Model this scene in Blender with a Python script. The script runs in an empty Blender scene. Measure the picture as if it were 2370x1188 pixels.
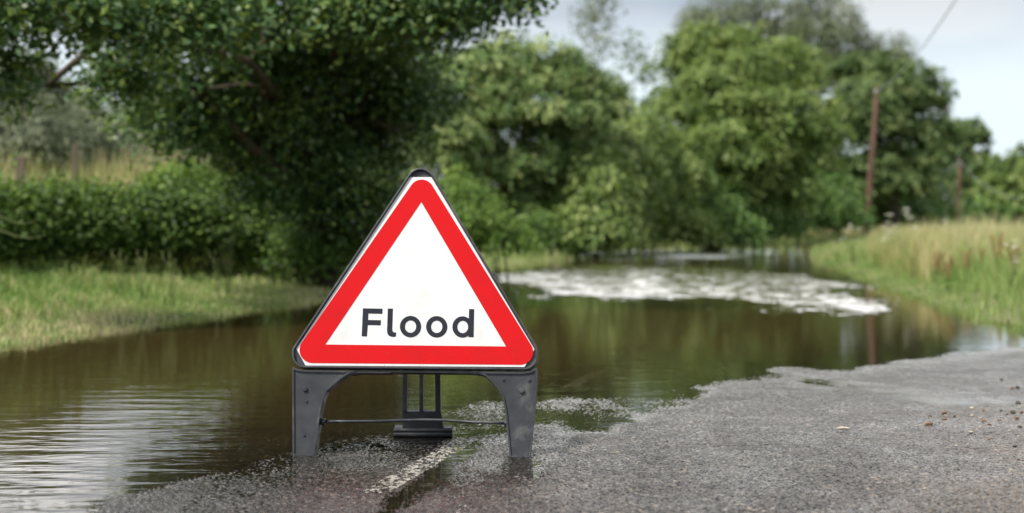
import bpy, bmesh, math, random
import numpy as np
from mathutils import Vector
R = math.radians
S = bpy.context.scene
COL = S.collection

# ------------------------------------------------------------------ camera, sky, sun, exposure
CAM_H, LENS, HOR = 0.758, 50.0, 522.0
FPX = LENS / 36.0 * 2370.0
PITCH = math.atan((594.0 - HOR) / FPX)
cam_d = bpy.data.cameras.new('camera')
cam = bpy.data.objects.new('camera', cam_d); COL.objects.link(cam)
cam.location = (0, 0, CAM_H)
cam.rotation_euler = (math.pi / 2 - PITCH, 0, 0)
cam_d.lens = LENS; cam_d.sensor_width = 36.0; cam_d.sensor_fit = 'HORIZONTAL'
cam_d.clip_start = 0.05; cam_d.clip_end = 3000
cam_d.dof.use_dof = True; cam_d.dof.focus_distance = 4.72; cam_d.dof.aperture_fstop = 2.0
cam_d.dof.aperture_blades = 0
S.camera = cam

SUN_AZ, SUN_EL = R(232), R(54)          # compass-like: 0 = +Y, clockwise towards +X
sd = bpy.data.lights.new('sun', 'SUN'); so = bpy.data.objects.new('sun', sd); COL.objects.link(so)
sd.energy = 4.3; sd.angle = R(8); sd.color = (1.0, 0.94, 0.85)
sdir = Vector((math.sin(SUN_AZ) * math.cos(SUN_EL), math.cos(SUN_AZ) * math.cos(SUN_EL), math.sin(SUN_EL)))
so.rotation_euler = sdir.to_track_quat('Z', 'Y').to_euler(); so.location = (0, 0, 60)

W = bpy.data.worlds.new('World'); S.world = W; W.use_nodes = True
nt = W.node_tree; nt.nodes.clear()
def wn(t, **k):
    n = nt.nodes.new(t)
    for a, b in k.items(): setattr(n, a, b)
    return n
out = wn('ShaderNodeOutputWorld'); bg = wn('ShaderNodeBackground'); bg.inputs[1].default_value = 0.1
sky = wn('ShaderNodeTexSky', sky_type='NISHITA', sun_disc=False)
sky.sun_elevation = SUN_EL; sky.sun_rotation = SUN_AZ; sky.air_density = 1.0; sky.dust_density = 2.0
tc = wn('ShaderNodeTexCoord')
mp = wn('ShaderNodeMapping'); mp.inputs['Scale'].default_value = (1, 1, 2.6); mp.inputs['Location'].default_value = (0.35, 0.1, 0.2)
nz = wn('ShaderNodeTexNoise'); nz.inputs['Scale'].default_value = 3.2; nz.inputs['Detail'].default_value = 5; nz.inputs['Roughness'].default_value = 0.5
cr = wn('ShaderNodeValToRGB'); cr.color_ramp.elements[0].position = 0.40; cr.color_ramp.elements[1].position = 0.58
cr.color_ramp.elements[0].color = (0.55, 0.55, 0.55, 1)
nz2 = wn('ShaderNodeTexNoise'); nz2.inputs['Scale'].default_value = 4.5; nz2.inputs['Detail'].default_value = 4
mp2 = wn('ShaderNodeMapping'); mp2.inputs['Scale'].default_value = (1, 1, 4.0); mp2.inputs['Location'].default_value = (1.7, 0.4, 0.0)
cr2 = wn('ShaderNodeValToRGB')
cr2.color_ramp.elements[0].position = 0.38; cr2.color_ramp.elements[0].color = (2.9, 3.3, 3.9, 1)
cr2.color_ramp.elements[1].position = 0.60; cr2.color_ramp.elements[1].color = (4.8, 5.0, 5.2, 1)
mx = wn('ShaderNodeMix', data_type='RGBA')
hm = wn('ShaderNodeMix', data_type='RGBA')      # bright band of thin cloud low over the horizon
hm.inputs[7].default_value = (5.7, 6.5, 7.0, 1)
sx = wn('ShaderNodeSeparateXYZ')
mr = wn('ShaderNodeMapRange'); mr.inputs['From Min'].default_value = 0.095; mr.inputs['From Max'].default_value = 0.15
mr.inputs['To Min'].default_value = 0.92; mr.inputs['To Max'].default_value = 0.0
L = nt.links.new
L(tc.outputs['Generated'], mp.inputs[0]); L(mp.outputs[0], nz.inputs[0]); L(nz.outputs[0], cr.inputs[0])
L(tc.outputs['Generated'], mp2.inputs[0]); L(mp2.outputs[0], nz2.inputs[0]); L(nz2.outputs[0], cr2.inputs[0])
L(cr.outputs[0], mx.inputs[0]); L(sky.outputs[0], mx.inputs[6]); L(cr2.outputs[0], mx.inputs[7])
L(tc.outputs['Generated'], sx.inputs[0]); L(sx.outputs[2], mr.inputs['Value'])
L(mr.outputs[0], hm.inputs[0]); L(mx.outputs[2], hm.inputs[6])
mid = wn('ShaderNodeValToRGB'); e_ = mid.color_ramp.elements   # unseen bright cloud bank added for reflections and fill, from 10 to 30 degrees up, thinner above
e_[0].position = 0.155; e_[0].color = (0, 0, 0, 1); e_[1].position = 0.205; e_[1].color = (.85, .85, .85, 1)
q_ = e_.new(0.45); q_.color = (.8, .8, .8, 1); q_ = e_.new(0.7); q_.color = (0.1, 0.1, 0.1, 1)
bm_ = wn('ShaderNodeMix', data_type='RGBA'); sec = wn('ShaderNodeMapRange'); sec.inputs['From Min'].default_value = 0.45; sec.inputs['From Max'].default_value = 0.85   # added brightest down the lane, to whiten glints on the water
bc_ = wn('ShaderNodeMix', data_type='RGBA'); bc_.inputs[6].default_value = (10.0, 10.1, 10.3, 1); bc_.inputs[7].default_value = (14.5, 14.2, 13.7, 1)
L(sx.outputs[1], sec.inputs[0]); L(sec.outputs[0], bc_.inputs[0]); L(bc_.outputs[2], bm_.inputs[7])
lw = wn('ShaderNodeMapRange'); lw.inputs['From Min'].default_value = -0.10; lw.inputs['From Max'].default_value = -0.26; lw.inputs['To Max'].default_value = 0.008   # added bank lowered to the left, brightening the near water's reflection
lz = wn('ShaderNodeMath', operation='ADD'); L(sx.outputs[0], lw.inputs[0]); L(sx.outputs[2], lz.inputs[0]); L(lw.outputs[0], lz.inputs[1])
L(lz.outputs[0], mid.inputs[0]); L(mid.outputs[0], bm_.inputs[0]); L(hm.outputs[2], bm_.inputs[6])
L(bm_.outputs[2], bg.inputs[0]); L(bg.outputs[0], out.inputs[0])

S.view_settings.view_transform = 'Standard'; S.view_settings.look = 'None'
S.view_settings.exposure = 0.7; S.view_settings.gamma = 1.0; S.view_settings.use_curve_mapping = False
try:
    S.cycles.use_denoising = True; S.cycles.denoiser = 'OPENIMAGEDENOISE'
    S.cycles.max_bounces = 8; S.cycles.transparent_max_bounces = 12; S.cycles.sample_clamp_indirect = 4
    S.cycles.caustics_reflective = False; S.cycles.caustics_refractive = False
except Exception: pass

# ------------------------------------------------------------------ helpers
cp, sp = math.cos(PITCH), math.sin(PITCH)
def ray(px, py):
    x = (px - 1185.0) / FPX; v = (594.0 - py) / FPX
    return Vector((x, cp + v * sp, -sp + v * cp))
def ground_pt(px, py, z=0.0):
    d = ray(px, py); t = (z - CAM_H) / d.z
    return (d.x * t, d.y * t)
def P(px, py, d):                         # the world point seen at that pixel, d metres out
    r = ray(px, py); t = d / r.y
    return np.array((r.x * t, d, CAM_H + r.z * t))
def Zat(py, d): return P(1185, py, d)[2]

def tag(o, label=None, cat=None, group=None, kind=None):
    if label: o['label'] = label
    if cat: o['category'] = cat
    if group: o['group'] = group
    if kind: o['kind'] = kind
    return o
def link(o, parent=None):
    COL.objects.link(o)
    if parent is not None: o.parent = parent
    return o
def empty(name, loc=(0, 0, 0)):
    o = bpy.data.objects.new(name, None); o.empty_display_size = 0.1; o.location = loc
    return link(o)
def np_mesh(name, V, F, mat, attrs=None, smooth=False, parent=None, origin=None):
    """V (n,3), F (m,k): one mesh object from arrays"""
    V = np.asarray(V, dtype=np.float32).copy(); F = np.asarray(F, dtype=np.int32)
    if origin is not None: V -= np.asarray(origin, dtype=np.float32)
    me = bpy.data.meshes.new(name)
    n, m, k = len(V), len(F), F.shape[1]
    me.vertices.add(n); me.vertices.foreach_set('co', V.ravel())
    me.loops.add(m * k); me.loops.foreach_set('vertex_index', F.ravel())
    me.polygons.add(m); me.polygons.foreach_set('loop_start', np.arange(0, m * k, k, dtype=np.int32))
    if smooth: me.polygons.foreach_set('use_smooth', np.ones(m, dtype=bool))
    for a, vals in (attrs or {}).items():
        at = me.attributes.new(a, 'FLOAT', 'POINT'); at.data.foreach_set('value', np.asarray(vals, dtype=np.float32))
    me.update(calc_edges=True); me.validate()
    if mat: me.materials.append(mat)
    o = bpy.data.objects.new(name, me)
    link(o, parent)
    if origin is not None and parent is None: o.location = [float(q) for q in origin]
    return o
def bm_obj(name, bm, mat, parent=None, smooth=False):
    bmesh.ops.recalc_face_normals(bm, faces=bm.faces)
    me = bpy.data.meshes.new(name); bm.to_mesh(me); bm.free()
    if smooth:
        for p in me.polygons: p.use_smooth = True
    me.materials.append(mat)
    o = bpy.data.objects.new(name, me)
    return link(o, parent)
def tube_np(pts, rads, seg=8):
    pts = np.asarray(pts, float); n = len(pts); V = []; F = []
    for i in range(n):
        t = pts[min(i + 1, n - 1)] - pts[max(i - 1, 0)]; t /= np.linalg.norm(t) + 1e-9
        a = np.cross(t, (0.31, 0.17, 0.93) if abs(t[2]) < 0.9 else (1, 0, 0)); a /= np.linalg.norm(a); b = np.cross(t, a)
        for j in range(seg):
            q = 2 * math.pi * j / seg
            V.append(pts[i] + rads[i] * (math.cos(q) * a + math.sin(q) * b))
    for i in range(n - 1):
        for j in range(seg):
            F.append((i * seg + j, i * seg + (j + 1) % seg, (i + 1) * seg + (j + 1) % seg, (i + 1) * seg + j))
    c0 = len(V); V.append(pts[0]); c1 = len(V); V.append(pts[-1])
    for j in range(seg):
        F.append((c0, (j + 1) % seg, j, j)); F.append((c1, (n - 1) * seg + j, (n - 1) * seg + (j + 1) % seg, (n - 1) * seg + (j + 1) % seg))
    return np.array(V), F
class Acc:                                  # gathers several tubes into one quad mesh (tri caps carry 3 corners)
    def __init__(s): s.bm = bmesh.new()
    def tube(s, pts, rads, seg=8):
        V, F = tube_np(pts, rads, seg); vs = [s.bm.verts.new(v) for v in V]
        for f in F:
            ids = list(dict.fromkeys(f))
            try: s.bm.faces.new([vs[i] for i in ids])
            except ValueError: pass
        return s
    def obj(s, name, mat, parent=None, smooth=True): return bm_obj(name, s.bm, mat, parent, smooth)

def vnoise(x, y, seed=0):                   # value noise, numpy
    xi = np.floor(x).astype(np.int64); yi = np.floor(y).astype(np.int64); xf = x - xi; yf = y - yi
    def h(a, b):
        v = (a * 374761393 + b * 668265263 + seed * 1442695041) & 0xffffffff
        v = ((v ^ (v >> 13)) * 1274126177) & 0xffffffff
        return ((v ^ (v >> 16)) & 0xffff) / 65535.0
    u = xf * xf * (3 - 2 * xf); w = yf * yf * (3 - 2 * yf)
    return (h(xi, yi) * (1 - u) + h(xi + 1, yi) * u) * (1 - w) + (h(xi, yi + 1) * (1 - u) + h(xi + 1, yi + 1) * u) * w
def worley(x, y, cell, seed=0):             # distance to the nearest stone centre (in cells) and that stone's random value
    xs, ys = x / cell, y / cell; xi = np.floor(xs).astype(np.int64); yi = np.floor(ys).astype(np.int64)
    best = np.full(x.shape, 9.0); val = np.zeros(x.shape)
    def h(a, b, s):
        v = (a * 374761393 + b * 668265263 + s * 1442695041) & 0xffffffff
        v = ((v ^ (v >> 13)) * 1274126177) & 0xffffffff
        return ((v ^ (v >> 16)) & 0xffff) / 65535.0
    for i in (-1, 0, 1):
        for j in (-1, 0, 1):
            a, b = xi + i, yi + j
            d = np.hypot(a + h(a, b, seed + 1) - xs, b + h(a, b, seed + 2) - ys)
            m = d < best; best = np.where(m, d, best); val = np.where(m, h(a, b, seed + 3), val)
    return best, val
def sdf(poly, x, y):                        # signed distance to a closed polygon, inside positive
    poly = np.asarray(poly, float); d2 = np.full(x.shape, 1e18); ins = np.zeros(x.shape, bool)
    n = len(poly)
    for i in range(n):
        ax, ay = poly[i]; bx, by = poly[(i + 1) % n]; ex, ey = bx - ax, by - ay
        wx, wy = x - ax, y - ay; t = np.clip((wx * ex + wy * ey) / (ex * ex + ey * ey + 1e-12), 0, 1)
        d2 = np.minimum(d2, (wx - t * ex) ** 2 + (wy - t * ey) ** 2)
        c = (ay > y) != (by > y)
        with np.errstate(divide='ignore', invalid='ignore'):
            xc = ax + (y - ay) * ex / (ey if abs(ey) > 1e-12 else 1e-12)
        ins ^= c & (x < xc)
    d = np.sqrt(d2); return np.where(ins, d, -d)
def sstep(a, b, v):
    t = np.clip((v - a) / (b - a), 0, 1); return t * t * (3 - 2 * t)

# ------------------------------------------------------------------ materials
def mat(name):
    m = bpy.data.materials.new(name); m.use_nodes = True
    t = m.node_tree; t.nodes.clear(); return m, t
def N(t, typ, ins=None, **k):
    n = t.nodes.new(typ)
    for a, b in k.items(): setattr(n, a, b)
    for a, b in (ins or {}).items(): n.inputs[a].default_value = b
    return n
def ramp(t, src, stops):
    n = t.nodes.new('ShaderNodeValToRGB'); e = n.color_ramp.elements
    while len(e) < len(stops): e.new(0.5)
    for q, (p, c) in zip(e, stops): q.position = p; q.color = (*c, 1) if len(c) == 3 else c
    t.links.new(src, n.inputs[0]); return n.outputs[0]
def leaf_mat(name, dark, mid, light, trans=0.35, rough=0.5, spec=0.2):
    m, t = mat(name)
    a = N(t, 'ShaderNodeAttribute', attribute_name='tint')
    c = ramp(t, a.outputs['Fac'], [(0.0, dark), (0.55, mid), (1.0, light)])
    p = N(t, 'ShaderNodeBsdfPrincipled', {'Roughness': rough, 'Specular IOR Level': spec})
    tr = N(t, 'ShaderNodeBsdfTranslucent'); mx = N(t, 'ShaderNodeMixShader', {0: trans})
    o = N(t, 'ShaderNodeOutputMaterial')
    t.links.new(c, p.inputs['Base Color'])
    hs = N(t, 'ShaderNodeHueSaturation', {'Saturation': 1.15, 'Value': 1.3, 'Hue': 0.49}); t.links.new(c, hs.inputs['Color']); t.links.new(hs.outputs[0], tr.inputs[0])
    t.links.new(p.outputs[0], mx.inputs[1]); t.links.new(tr.outputs[0], mx.inputs[2]); t.links.new(mx.outputs[0], o.inputs[0])
    return m
def noise_mat(name, stops, scale=8, rough=0.8, spec=0.3, bump=0.3, bscale=60, stretch=(1, 1, 1)):
    m, t = mat(name)
    tc = N(t, 'ShaderNodeTexCoord'); mp = N(t, 'ShaderNodeMapping', {'Scale': stretch}); t.links.new(tc.outputs['Object'], mp.inputs[0])
    n = N(t, 'ShaderNodeTexNoise', {'Scale': scale, 'Detail': 6, 'Roughness': 0.6}); t.links.new(mp.outputs[0], n.inputs[0])
    c = ramp(t, n.outputs[0], stops)
    b = N(t, 'ShaderNodeTexNoise', {'Scale': bscale, 'Detail': 4}); t.links.new(mp.outputs[0], b.inputs[0])
    bp = N(t, 'ShaderNodeBump', {'Strength': bump, 'Distance': 0.02}); t.links.new(b.outputs[0], bp.inputs['Height'])
    p = N(t, 'ShaderNodeBsdfPrincipled', {'Roughness': rough, 'Specular IOR Level': spec})
    t.links.new(c, p.inputs['Base Color']); t.links.new(bp.outputs[0], p.inputs['Normal'])
    o = N(t, 'ShaderNodeOutputMaterial'); t.links.new(p.outputs[0], o.inputs[0])
    return m
M = {}
M['oak'] = leaf_mat('oak_leaf', (0.039, 0.077, 0.027), (0.070, 0.137, 0.048), (0.201, 0.274, 0.067), 0.25, 0.42, 0.3)
M['elder'] = leaf_mat('elder_leaf', (0.056, 0.104, 0.033), (0.122, 0.193, 0.060), (0.340, 0.398, 0.168), 0.3)
M['ash'] = leaf_mat('ash_leaf', (0.068, 0.119, 0.033), (0.146, 0.213, 0.057), (0.260, 0.317, 0.111), 0.3)
M['ash_dark'] = leaf_mat('ash_leaf_deep', (0.052, 0.095, 0.032), (0.103, 0.160, 0.055), (0.196, 0.243, 0.096), 0.3)
M['willow'] = leaf_mat('willow_leaf', (0.098, 0.121, 0.069), (0.149, 0.178, 0.109), (0.241, 0.265, 0.172), 0.25, 0.6)
M['hedge'] = leaf_mat('hedge_leaf', (0.032, 0.065, 0.016), (0.083, 0.147, 0.033), (0.176, 0.259, 0.057), 0.3)
M['ivy'] = leaf_mat('ivy_leaf', (0.052, 0.103, 0.030), (0.104, 0.189, 0.051), (0.197, 0.296, 0.085), 0.25)
M['lime'] = leaf_mat('yellow_green_leaf', (0.062, 0.119, 0.022), (0.114, 0.188, 0.036), (0.176, 0.257, 0.061), 0.35)
M['grass'] = leaf_mat('grass_blade', (0.092, 0.179, 0.043), (0.228, 0.304, 0.101), (0.434, 0.389, 0.230), 0.35, 0.6)
M['straw'] = leaf_mat('straw_grass', (0.17, 0.23, 0.06), (0.38, 0.36, 0.17), (0.50, 0.44, 0.27), 0.35, 0.6)
M['dock'] = leaf_mat('dock_seed', (0.20, 0.17, 0.065), (0.30, 0.21, 0.09), (0.36, 0.30, 0.13), 0.2, 0.7)
M['umbel'] = leaf_mat('umbel_flower', (0.55, 0.55, 0.48), (0.7, 0.7, 0.62), (0.8, 0.8, 0.74), 0.3, 0.7)
M['stem'] = noise_mat('green_stem', [(0.3, (0.08, 0.12, 0.04)), (0.7, (0.16, 0.18, 0.07))], 20)
M['bark'] = noise_mat('bark', [(0.3, (0.035, 0.026, 0.018)), (0.7, (0.10, 0.08, 0.055))], 5, 0.9, 0.2, 0.8, 30, (1, 1, 0.25))
M['pole'] = noise_mat('creosoted_pole', [(0.3, (0.075, 0.042, 0.031)), (0.7, (0.15, 0.088, 0.066))], 6, 0.85, 0.2, 0.5, 40, (1, 1, 0.08))
M['post'] = noise_mat('weathered_post', [(0.3, (0.12, 0.10, 0.07)), (0.7, (0.26, 0.22, 0.15))], 9, 0.9, 0.2, 0.5, 40, (1, 1, 0.1))
M['wire'] = noise_mat('wire', [(0.3, (0.42, 0.44, 0.46)), (0.7, (0.5, 0.52, 0.55))], 3, 0.5)
M['stone'] = noise_mat('loose_stone', [(0.3, (0.10, 0.06, 0.035)), (0.7, (0.20, 0.13, 0.08))], 60, 0.7, 0.3, 0.4, 200)
M['stone_pale'] = noise_mat('pale_stone', [(0.3, (0.30, 0.25, 0.19)), (0.7, (0.48, 0.42, 0.34))], 60, 0.7, 0.3, 0.4, 200)
M['stone_dark'] = noise_mat('dark_stone', [(0.3, (0.03, 0.025, 0.02)), (0.7, (0.07, 0.055, 0.04))], 60, 0.6, 0.4, 0.4, 200)

# ------------------------------------------------------------------ the lie of the land
CX = lambda d: -0.367 + 0.2275 * (d - 4.10)              # road centre line
ca, sa = math.cos(math.atan(0.2275)), math.sin(math.atan(0.2275))
def across(x, y): return (x - CX(y)) * ca                # metres right of the centre line
HALF = 2.80
def line_x(d, t): return CX(d) + t / ca
G = ground_pt
left_bank = [G(*p) for p in ((0, 803), (120, 790), (240, 772), (330, 762), (420, 742), (520, 730), (620, 712), (700, 703), (780, 690), (900, 664), (1020, 640), (1120, 622), (1220, 610), (1310, 600), (1340, 588), (1350, 578))]
far_bank = [G(*p) for p in ((1440, 573), (1560, 570), (1680, 569), (1800, 568), (1900, 569))]
right_bank = [G(*p) for p in ((1905, 580), (1890, 592), (1925, 612), (1985, 640), (2060, 668), (2130, 690), (2200, 717), (2290, 748), (2370, 775))]
basin = [(line_x(-6, -3.4), -6), (line_x(3, -3.6), 3), (line_x(6.5, -3.75), 6.5)] + left_bank + far_bank + right_bank + \
        [(line_x(7.5, 2.70), 7.5), (line_x(5.5, 2.72), 5.5), (line_x(3, 2.7), 3), (line_x(-6, 2.7), -6)]
shore = [G(*p) for p in ((-260, 1330), (60, 1235), (215, 1188), (300, 1152), (360, 1140), (430, 1116), (520, 1098), (580, 1086), (640, 1066), (690, 1046), (760, 1036),
        (802, 1016), (856, 1010), (912, 1004), (960, 985), (1000, 968), (1030, 954), (1072, 938), (1126, 928), (1190, 931), (1240, 936), (1275, 925), (1310, 917), (1345, 922),
        (1420, 922), (1500, 910), (1580, 898), (1650, 888), (1720, 876), (1775, 866), (1764, 856), (1800, 850), (1860, 850), (1900, 856), (1950, 856), (2000, 849), (2060, 838), (2150, 826), (2240, 816), (2300, 809), (2372, 803), (2500, 790))]
shore = shore + [(line_x(8.6, 3.4), 8.6), (line_x(3, 3.5), 3), (line_x(-6, 3.5), -6), (line_x(-6, -1.6), -6), (line_x(1.5, -1.2), 1.5)]
gully = [G(*p) for p in ((840, 1215), (885, 1180), (930, 1140), (985, 1100), (1030, 1065), (1050, 1035), (1075, 1012), (1040, 1003), (990, 1010), (905, 1019), (905, 1011), (1000, 1000), (1060, 996), (1130, 992), (1190, 975), (1240, 950), (1330, 925), (1350, 935), (1260, 968), (1210, 995), (1160, 1010), (1115, 1025), (1090, 1050), (1055, 1080), (1010, 1120), (950, 1160), (905, 1200), (880, 1225))]
film_px = [G(*p) for p in ((1238, 930), (1330, 917), (1500, 911), (1610, 903), (1570, 935), (1490, 975), (1400, 1020), (1330, 1075), (1260, 1125), (1195, 1140), (1170, 1095), (1228, 1062), (1236, 960))]
film_near = [G(*p) for p in ((330, 1150), (560, 1095), (690, 1052), (800, 1022), (1000, 975), (1180, 935), (1245, 960), (1240, 1060), (1260, 1188), (1250, 1300), (100, 1300))]
film_far = [G(*p) for p in ((1900, 872), (2080, 880), (2300, 905), (2330, 930), (2180, 940), (1980, 915), (1850, 890))]
def road_h(x, y, fine=True):
    s = sdf(shore, x, y)
    s = s + 0.10 * (vnoise(x * 3, y * 1.2, 3) - 0.5) + 0.05 * (vnoise(x * 9, y * 4, 4) - 0.5)
    h = np.where(s > 0, 0.028 * (1 - np.exp(-s / 1.5)), -0.12 * (1 - np.exp(s / 1.8)))
    # the film of water over the low part of the right-hand lane
    n_ = 0.22 * (vnoise(x * 5, y * 2.5, 8) - 0.5) + 0.10 * (vnoise(x * 16, y * 8, 9) - 0.5)
    film = sstep(-0.12, 0.14, sdf(film_px, x, y) + n_)
    film = np.maximum(film, 0.86 * sstep(-0.25, 0.15, sdf(film_near, x, y) + n_) * (0.75 + .35 * vnoise(x * 7, y * 4, 12)))
    film2 = 0.9 * sstep(-0.3, 0.3, sdf(film_far, x, y) + 2 * n_)
    film = np.maximum(film, film2)
    fpx = sstep(-0.12, 0.14, sdf(film_px, x, y) + n_)
    h = np.where(s > 0, h * (1 - 0.97 * film) - 0.0004 * film - 0.0011 * fpx, h)
    g = sdf(gully, x, y) + 0.05 * (vnoise(x * 14, y * 6, 5) - 0.5) + 0.03 * (vnoise(x * 40, y * 20, 15) - 0.5)
    gm = sstep(-0.05, 0.045, g)
    h = np.where(s > -0.05, h * (1 - gm) - 0.0014 * gm, h)
    h = h + 0.004 * (vnoise(x * 4, y * 2, 6) - 0.5) + 0.002 * (vnoise(x * 15, y * 9, 7) - 0.5)
    if fine:
        f, v = worley(x, y, 0.0115, 11)
        h = h + (1 - .65 * film2) * (0.0036 * np.clip(1 - (f / 0.62) ** 2, 0, 1) * (0.45 + 0.9 * v) - 0.0015)
    return h
def ground_h(x, y):
    s = -sdf(basin, x, y) + 0.25 * (vnoise(x * 1.3, y * 1.3, 21) - 0.5) * sstep(6.0, 9.0, y)
    left = across(x, y) < 0
    rise = np.where(left, 0.14 * sstep(-0.3, 3.2, s) + 0.03 * sstep(0, .3, s), 0.22 * sstep(-0.2, 2.5, s) + 0.03 * sstep(0, .3, s))
    z = np.where(s > 0, rise - 0.012, -0.16 * sstep(0, 0.5, -s) - 0.012 )
    return z + np.where(s > 0, 0.05 * (vnoise(x * 2.1, y * 2.1, 22) - 0.5) * sstep(0, 1.5, s), 0)

def grid_faces(nr, nc):
    i = np.arange((nr - 1) * (nc - 1)); r, c = i // (nc - 1), i % (nc - 1); a = r * nc + c
    return np.stack([a, a + 1, a + nc + 1, a + nc], 1)
# ground sheet
def axis(lo, hi, step, far_lo, far_hi):
    a = list(np.arange(lo, hi, step)); s = step; v = lo; neg = []
    while v > far_lo: s *= 1.18; v -= s; neg.append(v)
    s = step; v = a[-1]
    while v < far_hi: s *= 1.18; v += s; a.append(v)
    return np.array(neg[::-1] + a)
gx, gy = axis(-10, 12, 0.13, -700, 900), axis(3, 42, 0.16, -120, 1400)
XX, YY = np.meshgrid(gx, gy); ZZ = ground_h(XX.ravel(), YY.ravel())
GM, t = mat('verge_soil')
a = N(t, 'ShaderNodeTexCoord'); n1 = N(t, 'ShaderNodeTexNoise', {'Scale': 1.3, 'Detail': 6}); n2 = N(t, 'ShaderNodeTexNoise', {'Scale': 14, 'Detail': 8, 'Roughness': 0.7})
t.links.new(a.outputs['Object'], n1.inputs[0]); t.links.new(a.outputs['Object'], n2.inputs[0])
mxx = N(t, 'ShaderNodeMix', {0: 0.5}, data_type='FLOAT'); t.links.new(n1.outputs[0], mxx.inputs[2]); t.links.new(n2.outputs[0], mxx.inputs[3])
c = ramp(t, mxx.outputs[0], [(0.35, (0.055, 0.075, 0.022)), (0.5, (0.10, 0.125, 0.04)), (0.65, (0.17, 0.15, 0.075))])
bp = N(t, 'ShaderNodeBump', {'Strength': 0.6, 'Distance': 0.05}); t.links.new(n2.outputs[0], bp.inputs['Height'])
p = N(t, 'ShaderNodeBsdfPrincipled', {'Roughness': 0.9, 'Specular IOR Level': 0.2}); t.links.new(c, p.inputs['Base Color']); t.links.new(bp.outputs[0], p.inputs['Normal'])
o = N(t, 'ShaderNodeOutputMaterial'); t.links.new(p.outputs[0], o.inputs[0])
tag(np_mesh('ground', np.stack([XX.ravel(), YY.ravel(), ZZ], 1), grid_faces(len(gy), len(gx)), GM, smooth=True), kind='structure')

# road sheet: fine near the sign, coarser with distance
inv = np.linspace(1 / 2.6, 1 / 70.0, 1000); ds = 1 / inv
ds = np.concatenate([np.linspace(-5.5, 2.5, 30), ds])
UU = np.concatenate([np.linspace(-.72, -.44, 50, endpoint=False), np.linspace(-.44, .46, 900, endpoint=False), np.linspace(.46, .80, 50)]); NCOL = len(UU)
def fan(ds, lo, hi, ncol, dmin=2.3):
    u = np.linspace(0, 1, ncol); rows = []
    for d in ds:
        k = max(d, dmin); rows.append(np.stack([lo * k + (hi - lo) * k * u, np.full(ncol, d)], 1))
    return np.concatenate(rows)
XY = np.concatenate([np.stack([UU * max(d, 2.6), np.full(NCOL, d)], 1) for d in ds])
ax_ = across(XY[:, 0], XY[:, 1])
Z = road_h(XY[:, 0], XY[:, 1])
F = grid_faces(len(ds), NCOL)
keep = (np.abs(ax_)[F] < HALF).all(1); F = F[keep]
used, F = np.unique(F, return_inverse=True); F = F.reshape(-1, 4)
RM, t = mat('wet_tarmac')
tc_ = N(t, 'ShaderNodeTexCoord'); geo = N(t, 'ShaderNodeNewGeometry'); sep = N(t, 'ShaderNodeSeparateXYZ'); t.links.new(geo.outputs['Position'], sep.inputs[0])
vo = N(t, 'ShaderNodeTexVoronoi', {'Scale': 95.0}); t.links.new(tc_.outputs['Object'], vo.inputs[0])
vo2 = N(t, 'ShaderNodeTexVoronoi', {'Scale': 210.0}); t.links.new(tc_.outputs['Object'], vo2.inputs[0])
sc_ = N(t, 'ShaderNodeSeparateColor'); t.links.new(vo.outputs['Color'], sc_.inputs[0])
sc2 = N(t, 'ShaderNodeSeparateColor'); t.links.new(vo2.outputs['Color'], sc2.inputs[0])
stone = ramp(t, sc_.outputs[0], [(0.0, (0.010, 0.009, 0.009)), (0.4, (0.026, 0.027, 0.026)), (0.75, (0.060, 0.054, 0.051)), (0.95, (0.10, 0.092, 0.084)), (1.0, (0.20, 0.18, 0.15))])
fine = ramp(t, sc2.outputs[1], [(0.0, (0.55, 0.55, 0.55)), (1.0, (1.35, 1.3, 1.3))])
mul = N(t, 'ShaderNodeMix', {0: 1.0}, data_type='RGBA', blend_type='MULTIPLY'); t.links.new(stone, mul.inputs[6]); t.links.new(fine, mul.inputs[7])
big = N(t, 'ShaderNodeTexNoise', {'Scale': 1.6, 'Detail': 7, 'Roughness': 0.65}); t.links.new(tc_.outputs['Object'], big.inputs[0])
bigc = ramp(t, big.outputs[0], [(0.3, (0.66, 0.62, 0.62)), (0.52, (1.0, 0.98, 0.95)), (0.72, (1.5, 1.42, 1.3))])
mul2 = N(t, 'ShaderNodeMix', {0: 1.0}, data_type='RGBA', blend_type='MULTIPLY'); t.links.new(mul.outputs[2], mul2.inputs[6]); t.links.new(bigc, mul2.inputs[7])
wet = N(t, 'ShaderNodeMapRange', {'From Min': -0.001, 'From Max': 0.007, 'To Min': 0.0, 'To Max': 1.0}); t.links.new(sep.outputs[2], wet.inputs[0])
big2 = N(t, 'ShaderNodeTexNoise', {'Scale': 3.5, 'Detail': 5, 'Roughness': 0.6}); t.links.new(tc_.outputs['Object'], big2.inputs[0])
ro = N(t, 'ShaderNodeMapRange', {'From Min': 0.3, 'From Max': 0.7, 'To Min': 0.30, 'To Max': 0.50}); t.links.new(big2.outputs[0], ro.inputs[0])
rr = N(t, 'ShaderNodeMath', operation='MULTIPLY'); t.links.new(ro.outputs[0], rr.inputs[0])
wr = N(t, 'ShaderNodeMapRange', {'To Min': 0.35, 'To Max': 1.0}); t.links.new(wet.outputs[0], wr.inputs[0]); t.links.new(wr.outputs[0], rr.inputs[1])
bp1 = N(t, 'ShaderNodeBump', {'Strength': 0.9, 'Distance': 0.006}, invert=True); t.links.new(vo.outputs['Distance'], bp1.inputs['Height'])
bst = N(t, 'ShaderNodeMapRange', {'To Min': 0.2, 'To Max': 0.9}); t.links.new(wet.outputs[0], bst.inputs[0]); t.links.new(bst.outputs[0], bp1.inputs['Strength'])
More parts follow.
